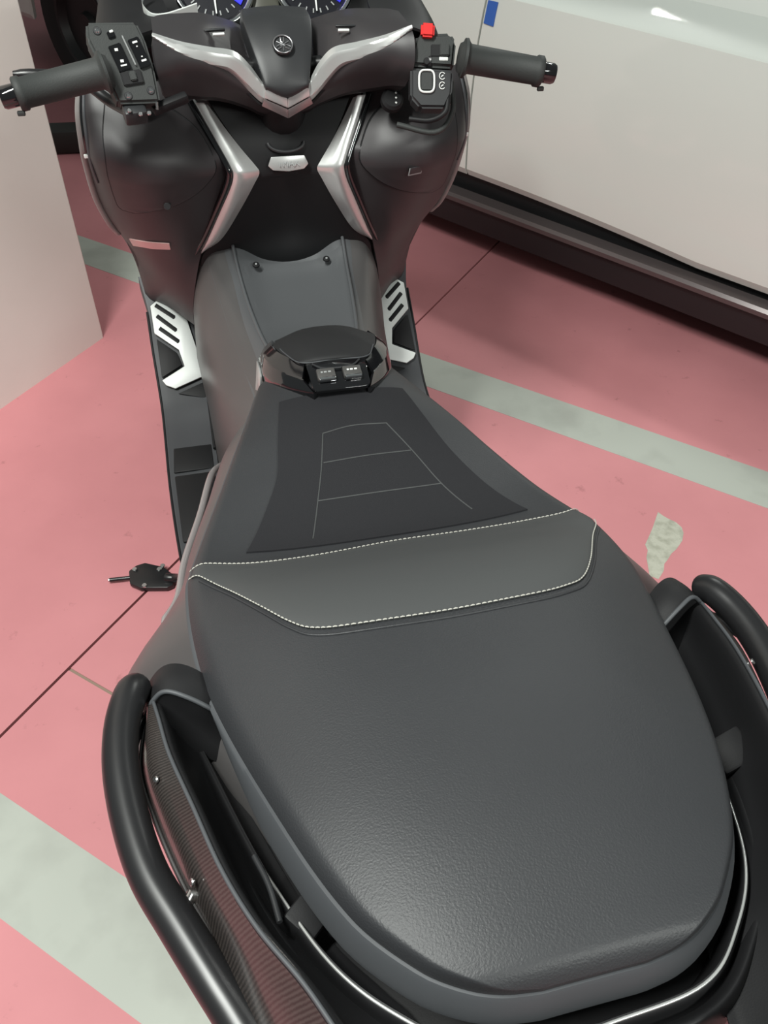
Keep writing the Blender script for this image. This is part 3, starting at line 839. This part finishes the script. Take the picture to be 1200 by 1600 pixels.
# centre panel of the shield
CPN = [(1.03, .130, 1.415, 1.43), (.98, .100, 1.385, 1.392), (.945, .076, 1.366, 1.366), (.905, .052, 1.356, 1.362), (.885, .060, 1.360, 1.374), (.84, .084, 1.378, 1.392), (.78, .118, 1.402, 1.410), (.735, .158, 1.422, 1.405), (.70, .165, 1.43, 1.41)]
surf('centre_panel', [[(-x, ye, z), (-x * .5, (ye + yc) / 2, z), (0, yc, z), (x * .5, (ye + yc) / 2, z), (x, ye, z)] for z, x, ye, yc in CPN], 25, 40, M_BLACK, bike, .005, off=(0, -1, 0))
bd = plate('badge', [(-.034, 1.352, .917), (-.028, 1.354, .931), (.028, 1.354, .931), (.034, 1.352, .917), (.026, 1.350, .910), (0, 1.349, .9075), (-.026, 1.350, .910)], .004, M_SILVER, bike, normal=(0, -.85, .5), bev=.0015)
bd['label'] = 'silver name badge'
text('badge_lettering', 'TMAX', .0135, (0, 1.3475, .9215), (1, 0, 0), (0, .5, .85), M_DIM, bd, .0003)
tube('column_collar', [Vector((.030 * math.cos(a), 1.372 - .008 * 1 + .022 * math.sin(a) * .4, .950 + .012 * math.sin(a))) for a in [math.pi + math.pi * i / 16 for i in range(17)]], .003, M_DARK, bike, 8)

# ------------------------------------------------------------------ centre console in front of the seat
con = empty('console'); con.parent = bike
pad = [[(-.072, 1.060, .770), (-.03, 1.078, .772), (.03, 1.078, .772), (.072, 1.060, .770)],
       [(-.078, 1.030, .782), (-.03, 1.045, .794), (.03, 1.045, .794), (.078, 1.030, .782)],
       [(-.068, .985, .794), (-.03, .990, .806), (.03, .990, .806), (.068, .985, .794)],
       [(-.050, .952, .803), (-.02, .948, .810), (.02, .948, .810), (.050, .952, .803)],
       [(-.044, .946, .798), (-.02, .942, .803), (.02, .942, .803), (.044, .946, .798)]]
surf('console_pad', pad, 25, 25, mat('soft_pad', (.009, .009, .010), .7), con, .010, off=(0, 0, 1))
tube('pad_stitching', spline([(-.074, 1.045, .777), (-.066, .985, .796), (-.047, .947, .8035), (0, .943, .8065), (.047, .947, .8035), (.066, .985, .796)], 60), .0010, M_SKIRT, con, 6)
# glossy wedge: sloping back panel and two wings
plate('console_panel', [(-.043, .942, .800), (.043, .942, .800), (.041, .893, .793), (.036, .888, .790), (-.036, .888, .790), (-.041, .893, .793)], .006, M_GLOSS, con, normal=(0, -.2, 1), bev=.0015)
tube('panel_ridge', spline([(-.034, .936, .807), (-.022, .926, .806), (0, .923, .806), (.022, .926, .806), (.034, .936, .807)], 24), .0014, M_DARK, con, 6)
for s in BOTH:
    surf('console_wing', [[(.044, .945, .802), (.070, .988, .793), (.080, 1.030, .780), (.076, 1.066, .768)],
                          [(.052, .918, .796), (.082, .970, .782), (.094, 1.022, .770), (.090, 1.066, .755)],
                          [(.040, .888, .792), (.078, .942, .772), (.098, 1.000, .752), (.100, 1.066, .735)],
                          [(.040, .886, .780), (.076, .938, .760), (.098, 1.000, .735), (.100, 1.066, .71)]], 20, 20, M_GLOSS, con, .004, s, linear_v=True, off=(.6, -.3, .7), angle=20)
for k, x in enumerate((-.0185, .0185)):
    b = boxm('console_button', (x, .911, .8045), (.026, .020, .008), mat('button_grey', (.07, .068, .066), .4), con, (.14, 0, 0), .002)
    boxm('button_chrome', (x, .9005, .8045), (.024, .005, .007), M_CHROME, b, (.14, 0, 0), .0015)
    for q, (dx, wd) in enumerate(((-.006, .003), (-.001, .004), (.005, .004))):
        boxm('button_mark', (x + dx, .912, .8088), (wd, .0028, .0008), M_WHITE if k else M_DIM, b, (.14, 0, 0), .0002)
# silver clips seen low on the console flank
plate('console_clip', [(-.100, 1.062, .735), (-.100, 1.030, .745), (-.100, 1.010, .742), (-.104, 1.008, .715), (-.108, 1.035, .700), (-.104, 1.055, .708)], .003, M_SILVER, con, normal=(-1, 0, .3), bev=.0006)

# ------------------------------------------------------------------ handlebar
hb = empty('handlebar'); hb.parent = bike
GA, GB = Vector((.262, 1.252, 1.098)), Vector((.378, 1.229, 1.082))
for s in BOTH:
    d = (GB - GA).normalized()
    g_ = tube('grip', [GA - d * .012, GA - d * .007, GA - d * .006, GA - d * .002, GA + d * .001, GA + d * .004, GB - d * .014, GB - d * .012, GB - d * .004, GB - d * .002], [.019, .022, .0262, .0268, .0225, .0200, .0192, .0215, .0215, .019], M_RUBBER, hb, 28, s, 60)
    tube('bar_end', [GB - d * .004, GB + d * .014, GB + d * .018, GB + d * .019], [.0145, .0145, .0125, .008], M_GLOSS, g_, 24, s)
    p = GB + Vector((-.004, -.008, -.0205)); boxm('grip_tab', p, (.010, .006, .006), M_RUBBER, g_, bev=.0012, s=s)
# black shell: wings sweep from the centre to the switch clusters
SHL = [((.0, 1.420, 1.085), (.0, 1.372, 1.045), (.0, 1.348, 1.012), (.0, 1.372, .990)),
       ((.040, 1.420, 1.088), (.040, 1.368, 1.058), (.037, 1.338, 1.025), (.035, 1.368, .996)),
       ((.066, 1.400, 1.103), (.066, 1.346, 1.078), (.062, 1.326, 1.046), (.06, 1.356, 1.012)),
       ((.11, 1.360, 1.124), (.108, 1.316, 1.096), (.106, 1.314, 1.068), (.10, 1.347, 1.028)),
       ((.15, 1.345, 1.128), (.150, 1.303, 1.111), (.148, 1.300, 1.080), (.14, 1.337, 1.036)),
       ((.172, 1.332, 1.130), (.173, 1.296, 1.117), (.172, 1.286, 1.083), (.165, 1.322, 1.043)),
       ((.187, 1.318, 1.130), (.189, 1.286, 1.118), (.188, 1.276, 1.083), (.184, 1.306, 1.046))]
for s in BOTH:
    rows = [[q[k] for q in SHL] for k in range(4)]
    rows.insert(0, [(q[0][0], q[0][1] + .06, q[0][2] + .002) for q in SHL])
    surf('handlebar_shell', rows, 44, 36, M_SHIELD, hb, .005, s, off=(0, -1, .4))
    rows = [[q[3] for q in SHL], [(q[3][0] * .95, q[3][1] + .02, q[3][2] - .012) for q in SHL], [(q[3][0] * .8, q[3][1] + .07, q[3][2] - .02) for q in SHL]]
    surf('shell_underside', rows, 40, 12, M_BLACK, hb, .004, s, off=(0, -.5, -1))
    # silver boomerang of the handlebar
    top = [(.032, 1.320, 1.050), (.038, 1.320, 1.055), (.054, 1.320, 1.074), (.075, 1.317, 1.093), (.11, 1.311, 1.102), (.150, 1.302, 1.116), (.187, 1.296, 1.133)]
    bot = [(.032, 1.318, 1.033), (.042, 1.318, 1.038), (.062, 1.317, 1.058), (.085, 1.313, 1.080), (.115, 1.307, 1.089), (.153, 1.297, 1.107), (.188, 1.294, 1.130)]
    lo_ = [(p[0] + .001, p[1] + .010, p[2] - .010) for p in bot]
    kk_ = (.25, .5, 1, 1, .9, .5, .08)
    up_ = [(p[0], p[1] + .011 * k_, p[2] + .0055 * k_) for p, k_ in zip(top, kk_)]
    surf('silver_boomerang', [up_, top, bot, lo_], 46, 16, M_SILVER, hb, .003, s, linear_v=True, off=(0, -1, .4), angle=25)
    # thin black bead along the boomerang's lower edge
    tube('boomerang_gap', spline([(p[0] + .001, p[1] + .004, p[2] - .004) for p in lo_], 40), .003, M_BLACK, hb, 8, s)
    plate('v_trim', [(0, 1.320, 1.018), (.035, 1.320, 1.034), (.034, 1.320, 1.050), (0, 1.320, 1.032)], .004, M_SILVER, hb, s, (0, -1, .3), bev=.0012)
    plate('v_trim_lower', [(0, 1.324, 1.003), (.040, 1.324, 1.023), (.036, 1.321, 1.034), (0, 1.321, 1.017)], .004, mat('dull_silver', (.30, .26, .26), .35, metal=.7), hb, s, (0, -1, -.2), bev=.001)
    boxm('shell_legend', (.0935, 1.3425, 1.1165), (.017, .0035, .005), M_WHITE, hb, (0.75, 0, -.1), .0008, s)
    boxm('legend_bar', (.098, 1.350, 1.1205), (.030, .003, .004), M_DARK, hb, (0.6, 0, -.1), .0008, s)
# centre cover with round emblem
CC = []
for w_, y_, z_, dz_ in ((.052, 1.430, 1.128, .004), (.054, 1.388, 1.121, .005), (.047, 1.346, 1.094, .004), (.037, 1.318, 1.062, .001), (.034, 1.314, 1.048, -.010), (.033, 1.335, 1.040, -.010)):
    hw = [(w_, y_ + .022, z_ - .024), (w_ * .97, y_ + .004, z_ - .004), (w_ * .88, y_, z_), (w_ * .45, y_ - .002, z_ + dz_ * .6)]
    CC.append([(-x, y, z) for x, y, z in hw] + [(0, y_ - .003, z_ + dz_)] + hw[::-1])
cc = surf('centre_cover', CC, 41, 30, M_DARK, hb, .006, off=(0, -1, .6), angle=60)
M_DULL = mat('dull_chrome', (.32, .32, .33), .3, metal=.8)
ec = Vector((0, 1.3410, 1.0995)); en = Vector((0, -.62, .78)).normalized(); ey = Vector((0, .78, .62)).normalized(); ex = Vector((1, 0, 0))
em = disc('emblem', ec, en, .0155, .004, M_DARK, cc, 32, prof=[(0, .0015), (.0125, .0015), (.0132, .004), (.0150, .004), (.0158, 0)])
bm = bmesh.new(); tube_bm(bm, [ec + en * .0035 + (ex * math.cos(a) + ey * math.sin(a)) * .0141 for a in [2 * math.pi * i / 40 for i in range(41)]], .0011, 8)
from_bm('emblem_ring', bm, M_DULL, em)
for a in (90, 210, 330):
    dirv = ex * math.cos(math.radians(a)) + ey * math.sin(math.radians(a)); side = en.cross(dirv)
    bm = bmesh.new()
    tube_bm(bm, [ec + en * .0025 - dirv * .0105, ec + en * .0025 + dirv * .003], .0009, 6)
    for q in (-1, 1):
        tube_bm(bm, [ec + en * .0025 + dirv * .003, ec + en * .0025 + dirv * .0045 + side * .0024 * q, ec + en * .0025 + dirv * .0115 + side * .0024 * q], .0009, 6)
    from_bm('emblem_fork', bm, M_DULL, em)


# switch clusters
def frame_pt(o, ax, ay, az, p):
    return o + ax * p[0] + ay * p[1] + az * p[2]


def cluster_box(name, o, ax, ay, az, outl, depth, m, parent, bev=.004):
    """outline in the (ax, ay) plane raised along az by depth"""
    bm = bmesh.new(); vs = [bm.verts.new(frame_pt(o, ax, ay, az, (p[0], p[1], 0))) for p in outl]
    f = bm.faces.new(vs); g = bmesh.ops.extrude_face_region(bm, geom=[f])
    for v in [e for e in g['geom'] if isinstance(e, bmesh.types.BMVert)]: v.co -= az * depth
    bmesh.ops.recalc_face_normals(bm, faces=bm.faces)
    if bev: bmesh.ops.bevel(bm, geom=list(bm.edges), offset=bev, segments=3, affect='EDGES')
    return from_bm(name, bm, m, parent, True, 35)


# left: face looks up and back at the rider
lx = Vector((1, 0, 0)); ly = Vector((0, .55, .835)).normalized(); lz = lx.cross(ly).normalized()
LO = Vector((-.225, 1.262, 1.095))
lx = Vector((.985, .17, 0)).normalized(); ly = (ly - lx * ly.dot(lx)).normalized(); lz = lx.cross(ly)


KS = 1.0


def lp(u, v, w=0.0): return frame_pt(LO, lx, ly, lz, (u * KS, v * KS, w))


lc = cluster_box('left_switch_cluster'.replace('left_', ''), lp(0, 0), lx, ly, lz, [(-.026, -.038), (.032, -.042), (.034, .0), (.031, .040), (.025, .062), (-.042, .066), (-.046, .045), (-.034, .0)], .036, M_RUBBER, hb, .004)


def lbox(name, u, v, su, sv, h, m, parent, rot=0.0, w=0.0, bev=.0012):
    bm = bmesh.new(); c_, s_ = math.cos(rot), math.sin(rot)
    P = []
    for ww in (w - .003, w + h):
        for a, b in ((-1, -1), (1, -1), (1, 1), (-1, 1)):
            uu, vv = a * su / 2, b * sv / 2  # scaled by lp
            P.append(bm.verts.new(lp(u + uu * c_ - vv * s_, v + uu * s_ + vv * c_, ww)))
    for q in ((0, 1, 2, 3), (4, 5, 6, 7), (0, 1, 5, 4), (1, 2, 6, 5), (2, 3, 7, 6), (3, 0, 4, 7)): bm.faces.new([P[i] for i in q])
    bmesh.ops.recalc_face_normals(bm, faces=bm.faces)
    if bev: bmesh.ops.bevel(bm, geom=list(bm.edges), offset=bev, segments=2, affect='EDGES')
    return from_bm(name, bm, m, parent, True, 35)


rk = lbox('rocker_switch', -.009, .018, .018, .034, .005, M_GLOSS, lc, .22)
rk2 = lbox('rocker_switch', .0185, .022, .016, .038, .005, M_GLOSS, lc, .24)
ik = lbox('indicator_switch', .001, -.008, .028, .018, .004, M_BLACK, lc, .06)
lbox('indicator_slider', .002, -.007, .009, .012, .008, M_RUBBER, ik, .06)
lbox('switch_divider', .0055, .026, .0018, .040, .004, M_DIM, lc, .23)
for (u, v, su, sv, r_) in ((-.0115, .0275, .006, .005, 0), (-.0075, .013, .006, .005, 0), (-.0065, .0075, .010, .0035, .1)):
    lbox('switch_symbol', u, v, su, sv, .0056, M_WHITE, rk, r_, bev=.0008)
lbox('switch_symbol', -.006, .0045, .008, .0035, .0006, M_WHITE, lc, .05, bev=.0003)
for (u, v, su, sv) in ((.0155, .035, .0085, .004), (.017, .0295, .0035, .003), (.0205, .0165, .0035, .003), (.0220, .0115, .0085, .004)):
    lbox('switch_symbol', u, v, su, sv, .0056, M_WHITE, rk2, .2, bev=.0008)
for (u, v) in ((-.010, -.030), (.022, -.026), (-.030, .054)):
    disc('cluster_screw', lp(u, v, -.001), lz, .0055, .0025, M_DARK, lc, 16, .0008)
    disc('screw_head', lp(u, v, .0005), lz, .0028, .0016, M_CHROME, lc, 12, .0005)
lbox('horn_button', -.013, .0475, .010, .009, .003, M_GLOSS, lc, .2); lbox('horn_symbol', -.012, .051, .005, .003, .0045, M_WHITE, lc, .2, bev=.0005)
# lever and its pivot below the left cluster
tube('brake_lever', spline([lp(-.005, -.052, -.012), lp(-.03, -.02, -.055), lp(-.07, .02, -.075), lp(-.15, .035, -.08)], 24), [.008] * 22 + [.007, .004], M_TUBE, hb, 12)
pv = boxm('lever_pivot', lp(-.005, -.050, -.014), (.032, .022, .022), M_DARK, hb, (.4, 0, .2), .004)
for du in (-.010, .004, .016):
    disc('pivot_bolt', lp(du - .004, -.049 - .006 * (du > 0), .001), lz, .0032, .003, M_STEEL, pv, 10, .0008)
boxm('cable_guide', lp(.048, -.040, -.02), (.055, .014, .014), M_BLACK, hb, (.3, -.25, .2), .004)
tube('cluster_clip', [lp(.027, -.040, -.004), lp(.026, -.049, -.008)], .0022, M_STEEL, lc, 8)

# right cluster
RO = Vector((.2195, 1.272, 1.0815)); KS = 1.22
lx = Vector((.985, -.17, 0)).normalized(); ly = Vector((0, .55, .835)).normalized(); ly = (ly - lx * ly.dot(lx)).normalized(); lz = lx.cross(ly)
LO = RO
rc = cluster_box('switch_cluster', lp(0, 0), lx, ly, lz, [(a_ * KS, b_ * KS) for a_, b_ in [(-.030, .002), (.024, .000), (.027, .030), (.020, .040), (-.022, .038), (-.027, .024)]], .036, M_RUBBER, hb, .005)
rl = cluster_box('lower_switch_housing', lp(0, 0), lx, ly, lz, [(a_ * KS, b_ * KS) for a_, b_ in [(-.030, -.034), (-.018, -.046), (.014, -.046), (.022, -.030), (.024, -.002), (-.030, .000)]], .036, M_DARK, rc, .004)
kill = lbox('kill_switch', -.0095, .040, .0165, .0155, .010, M_RED, rc, -.05, bev=.003); kill['label'] = 'red engine stop switch'
lbox('kill_switch_well', .006, .019, .022, .014, .0015, M_BLACK, rc, 0)
lbox('switch_rocker', .012, .020, .012, .014, .004, M_RUBBER, rc, 0)
lbox('switch_symbol', .011, .010, .011, .004, .0012, M_WHITE, rc, 0, bev=.0005)
disc('cluster_screw', lp(-.010, .007, -.001), lz, .005, .0025, M_BLACK, rc, 16, .0008)
bm = bmesh.new()
path = [lp(-.010 + .0095 * (abs(math.cos(a)) ** .55) * (1 if math.cos(a) > 0 else -1), -.016 + .0125 * (abs(math.sin(a)) ** .55) * (1 if math.sin(a) > 0 else -1), .0025) for a in [2 * math.pi * i / 40 for i in range(41)]]
tube_bm(bm, path, .0016, 8)
sb = from_bm('start_button_ring', bm, M_WHITE, rc)
lbox('start_button', -.010, -.016, .016, .022, .003, M_RUBBER, rc, 0, bev=.002)
for k, v0 in enumerate((-.0095, -.0205)):
    tube('start_symbol', [lp(.0095 + .0036 * math.cos(a), v0 + .0040 * math.sin(a), .0012) for a in [2 * math.pi * (i + 2) / 20 for i in range(17)]], .0007, M_WHITE, rc, 6)
    lbox('symbol_bar', .0095, v0, .0036, .0013, .0016, M_WHITE, rc, .6, bev=.0003)
tube('cable_ring', [lp(.020 + .006 * math.cos(a), -.02 + .016 * math.sin(a), -.03) for a in [2 * math.pi * i / 20 for i in range(21)]], .0022, M_STEEL, hb, 8)
tube('throttle_cable', spline([lp(.018, -.030, -.006), lp(.014, -.050, -.004), lp(-.004, -.058, -.012), lp(-.030, -.055, -.02)], 20), .0042, M_BLACK, hb, 10)
tube('throttle_cable', spline([lp(.024, -.010, -.026), lp(.026, -.045, -.026), lp(.004, -.070, -.022), lp(-.045, -.060, -.03)], 20), .0042, M_RUBBER, hb, 10)
# ignition knob beside the column
ik_c = Vector((.170, 1.335, 1.014)); ikn = Vector((0, -.7, .7)).normalized()
kn = disc('ignition_knob', ik_c, ikn, .018, .014, M_BLACK, bike, 28, .004)
for k, q in enumerate((-.008, 0, .008)):
    disc('knob_mark', ik_c + ikn * .0135 + Vector((.004 + .001 * k, 0, 0)) + Vector((0, .7, .7)) * q, ikn, .0017, .001, M_WHITE, kn, 8, .0003)

# ------------------------------------------------------------------ dashboard
DN = Vector((0, -.80, .60)).normalized(); DY = Vector((0, .60, .80)).normalized(); DX = Vector((1, 0, 0))
dash = surf('dashboard', [[(-.27, 1.44, 1.06), (-.15, 1.43, 1.085), (0, 1.43, 1.09), (.15, 1.43, 1.085), (.27, 1.44, 1.06)],
                          [(-.27, 1.50, 1.072), (-.15, 1.49, 1.080), (0, 1.49, 1.080), (.15, 1.49, 1.080), (.27, 1.50, 1.072)],
                          [(-.27, 1.60, 1.090), (-.15, 1.57, 1.090), (0, 1.57, 1.090), (.15, 1.57, 1.090), (.27, 1.60, 1.090)],
                          [(-.28, 1.66, 1.14), (-.15, 1.64, 1.15), (0, 1.64, 1.15), (.15, 1.64, 1.15), (.28, 1.66, 1.14)],
                          [(-.25, 1.72, 1.19), (-.12, 1.72, 1.21), (0, 1.72, 1.21), (.12, 1.72, 1.21), (.25, 1.72, 1.19)]], 30, 30, M_BLACK, bike, .006, off=(0, -.5, 1))
for s in BOTH:
    gc = Vector((.083 * s, 1.548, 1.135))
    gd = disc('gauge', gc - DN * .004, DN, .062, .01, M_DIAL, bike, 48, prof=[(0, 0), (.064, 0), (.066, .006), (.058, .0062), (.054, .003), (0, .003)])
    bm = bmesh.new(); tube_bm(bm, [gc + DN * .003 + (DX * math.cos(a) + DY * math.sin(a)) * .063 for a in [2 * math.pi * i / 60 for i in range(61)]], .0048, 10)
    from_bm('gauge_rim', bm, M_CHROME, gd)
    # lit blue arc on the right part of the dial
    bm = bmesh.new(); n = 16; V = []
    for i in range(n + 1):
        a = math.radians(-38 + 80 * i / n); e = DX * math.cos(a) + DY * math.sin(a)
        V.append([bm.verts.new(gc + DN * .0005 + e * .040), bm.verts.new(gc + DN * .0005 + e * .052), bm.verts.new(gc + DN * .0025 + e * .052), bm.verts.new(gc + DN * .0025 + e * .040)])
    for i in range(n):
        for k in range(4): bm.faces.new((V[i][k], V[i + 1][k], V[i + 1][(k + 1) % 4], V[i][(k + 1) % 4]))
    bm.faces.new(V[0]); bm.faces.new(V[-1])
    from_bm('lit_arc', bm, M_BLUE, gd)
    for k in range(9):
        a = math.radians(215 + 16 * k); e = DX * math.cos(a) + DY * math.sin(a); f_ = DN.cross(e)
        plate('dial_mark', [gc + e * .040 - f_ * .001, gc + e * .040 + f_ * .001, gc + e * .047 + f_ * .001, gc + e * .047 - f_ * .001], .0008, M_DIM, gd, normal=DN, bev=0)
    plate('needle', [gc + DN * .003 - DX * .001 - DY * .045, gc + DN * .003 + DX * .001 - DY * .045, gc + DN * .003 + DX * .002, gc + DN * .003 - DX * .002], .001, M_WHITE, gd, normal=DN, bev=0)
plate('centre_display', [Vector((0, 1.540, 1.110)) + DX * a + DY * b for a, b in ((-.022, -.04), (.022, -.04), (.022, .08), (-.022, .08))], .004, M_LCD, bike, normal=DN, bev=.001)
# chrome hoop left of the dials
hp = [Vector((-.190, 1.50, 1.150)), Vector((-.197, 1.49, 1.140)), Vector((-.196, 1.475, 1.128)), Vector((-.185, 1.465, 1.119)), Vector((-.165, 1.463, 1.119)), Vector((-.14, 1.466, 1.124)), Vector((-.115, 1.470, 1.130))]
hp = [p - Vector((0, .012, .014)) for p in hp]
hq = spline(hp, 30); bm = bmesh.new(); V = []
for p in hq: V.append([bm.verts.new(p + Vector(v)) for v in ((0, 0, 0), (0, -.004, .0145), (0, .003, .0145), (0, .006, 0))])
for i in range(len(V) - 1):
    for k in range(4): bm.faces.new((V[i][k], V[i + 1][k], V[i + 1][(k + 1) % 4], V[i][(k + 1) % 4]))
bm.faces.new(V[0]); bm.faces.new(V[-1])
o = from_bm('chrome_hoop', bm, M_ALU, bike); o['label'] = 'bright metal hoop beside the left dial'
# side covers of the dash beyond the handlebar
for s in BOTH:
    surf('dash_side', [[(.16, 1.40, 1.118), (.24, 1.385, 1.098), (.275, 1.40, 1.06), (.29, 1.42, 1.03)], [(.16, 1.46, 1.118), (.25, 1.45, 1.11), (.28, 1.46, 1.07), (.29, 1.47, 1.03)], [(.17, 1.55, 1.13), (.25, 1.56, 1.13), (.275, 1.57, 1.09), (.29, 1.58, 1.03)]], 20, 16, M_BLACK, bike, .004, s, off=(.3, -.3, 1))

# ------------------------------------------------------------------ front cowl, screen, wheels, engine
for s in BOTH:
    surf('front_cowl', [[(.295, 1.43, 1.03), (.31, 1.46, .90), (.305, 1.50, .78), (.29, 1.60, .62), (.27, 1.66, .48)],
                        [(.29, 1.60, 1.03), (.30, 1.62, .90), (.30, 1.66, .78), (.29, 1.72, .62), (.25, 1.76, .50)],
                        [(.24, 1.78, 1.08), (.26, 1.86, .92), (.24, 1.90, .80), (.20, 1.90, .68), (.16, 1.88, .60)],
                        [(0, 1.86, 1.10), (0, 1.98, .92), (0, 2.02, .82), (0, 2.0, .70), (0, 1.96, .64)]], 20, 24, M_PAINT, bike, .005, s, off=(.5, 1, .3))
    surf('dash_shoulder', [[(.25, 1.72, 1.19), (.24, 1.78, 1.08)], [(.12, 1.74, 1.21), (.12, 1.84, 1.095)], [(0, 1.74, 1.21), (0, 1.86, 1.10)]], 8, 16, M_PAINT, bike, .005, s, off=(.3, 1, 1))
    fk = tube('fork_leg', [(.10, 1.50, .95), (.10, 1.78, .30)], .022, M_ENGINE, bike, 16, s)
    tube('fork_slider', [(.10, 1.66, .58), (.10, 1.79, .28)], .028, M_BLACK, fk, 16, s)
tube('steering_column', [(0, 1.46, 1.06), (0, 1.39, 1.01), (0, 1.47, .85), (0, 1.62, .62)], .04, M_BLACK, bike, 18)
tube('handlebar_clamp', [(-.22, 1.285, 1.085), (-.12, 1.34, 1.075), (0, 1.38, 1.06), (.12, 1.34, 1.075), (.22, 1.285, 1.085)], .012, M_TUBE, hb, 12)


def wheel(y, r, w, par):
    pr = [(r * .62, -w * .42), (r * .75, -w * .5), (r * .9, -w * .46), (r * .985, -w * .2), (r, 0), (r * .985, w * .2), (r * .9, w * .46), (r * .75, w * .5), (r * .62, w * .42), (r * .62, -w * .42)]
    t = disc('tyre', (0, y, r), (1, 0, 0), 0, 0, M_TYRE, par, 48, prof=pr)
    rim = disc('wheel_rim', (0, y, r), (1, 0, 0), 0, 0, M_RIM, par, 48, prof=[(r * .62, -w * .4), (r * .56, -w * .3), (r * .56, w * .3), (r * .62, w * .4), (r * .62, -w * .4)])
    disc('hub', (-w * .5, y, r), (1, 0, 0), r * .15, w, M_ENGINE, rim, 24)
    for k in range(5):
        a = 2 * math.pi * k / 5
        tube('spoke', [(0, y + math.cos(a) * r * .12, r + math.sin(a) * r * .12), (0, y + math.cos(a) * r * .58, r + math.sin(a) * r * .58)], [.016, .012], M_RIM, rim, 8)


wheel(1.79, .295, .12, bike)
wheel(.20, .300, .16, bike)
surf('front_mudguard', [[(-.075, 1.79 + .33 * math.cos(a), .295 + .33 * math.sin(a)) for a in [math.radians(d) for d in (20, 55, 90, 125, 160)]], [(0, 1.79 + .35 * math.cos(a), .295 + .35 * math.sin(a)) for a in [math.radians(d) for d in (20, 55, 90, 125, 160)]], [(.075, 1.79 + .33 * math.cos(a), .295 + .33 * math.sin(a)) for a in [math.radians(d) for d in (20, 55, 90, 125, 160)]]], 24, 14, M_BLACK, bike, .004, off=(0, 0, 1))
surf('belly_pan', [[(-.18, 1.45, .36), (-.10, 1.47, .24), (.10, 1.47, .24), (.18, 1.45, .36)], [(-.20, 1.1, .34), (-.13, 1.1, .20), (.13, 1.1, .20), (.20, 1.1, .34)], [(-.20, .75, .36), (-.13, .72, .20), (.13, .72, .20), (.20, .75, .36)], [(-.14, .55, .42), (-.10, .5, .30), (.10, .5, .30), (.14, .55, .42)]], 24, 24, M_BLACK, bike, .006, off=(0, 0, -1))
boxm('engine', (0, .70, .42), (.34, .50, .30), M_ENGINE, bike, bev=.04, seg=3)
boxm('swing_arm', (-.115, .42, .32), (.035, .55, .07), M_ENGINE, bike, bev=.012)
tube('exhaust', spline([(.12, .75, .28), (.18, .5, .30), (.20, .2, .36), (.21, -.12, .42)], 24), [.03] * 8 + [.055] * 15 + [.045], M_ENGINE, bike, 20)
boxm('under_tray', (0, .30, .72), (.26, .60, .10), M_BLACK, bike, bev=.03, seg=3)
for s in BOTH:
    tube('centre_stand', [(.12, .62, .24), (.15, .56, .02), (.17, .50, .014)], .013, M_TUBE, bike, 10, s)
boxm('tail_light', (0, -.255, .815), (.12, .03, .06), mat('red_lens', (.35, .01, .01), .2), bike, bev=.01, seg=3)
# side stand with bolted foot extension
st = tube('side_stand', spline([(-.17, 1.00, .27), (-.24, 1.13, .15), (-.31, 1.25, .035), (-.345, 1.272, .022)], 20), .011, M_TUBE, bike, 12)
ft = plate('stand_foot', [(-.330, 1.252, .004), (-.345, 1.246, .004), (-.405, 1.258, .004), (-.428, 1.276, .004), (-.430, 1.316, .004), (-.412, 1.330, .004), (-.392, 1.334, .004), (-.350, 1.312, .004), (-.332, 1.288, .004)], .013, M_TUBE, bike, normal=(0, 0, 1), bev=.003)
tube('foot_pin', [(-.420, 1.297, .012), (-.474, 1.300, .012)], .0048, M_TUBE, ft, 10)
disc('pin_tip', (-.474, 1.300, .012), (-1, 0, 0), .0045, .003, M_STEEL, ft, 10, .001)
for (x, y) in ((-.416, 1.316), (-.360, 1.305), (-.395, 1.262), (-.352, 1.314)):
    disc('foot_bolt', (x, y, .0165), (0, 0, 1), .006, .004, M_STEEL, ft, 12, .0012)
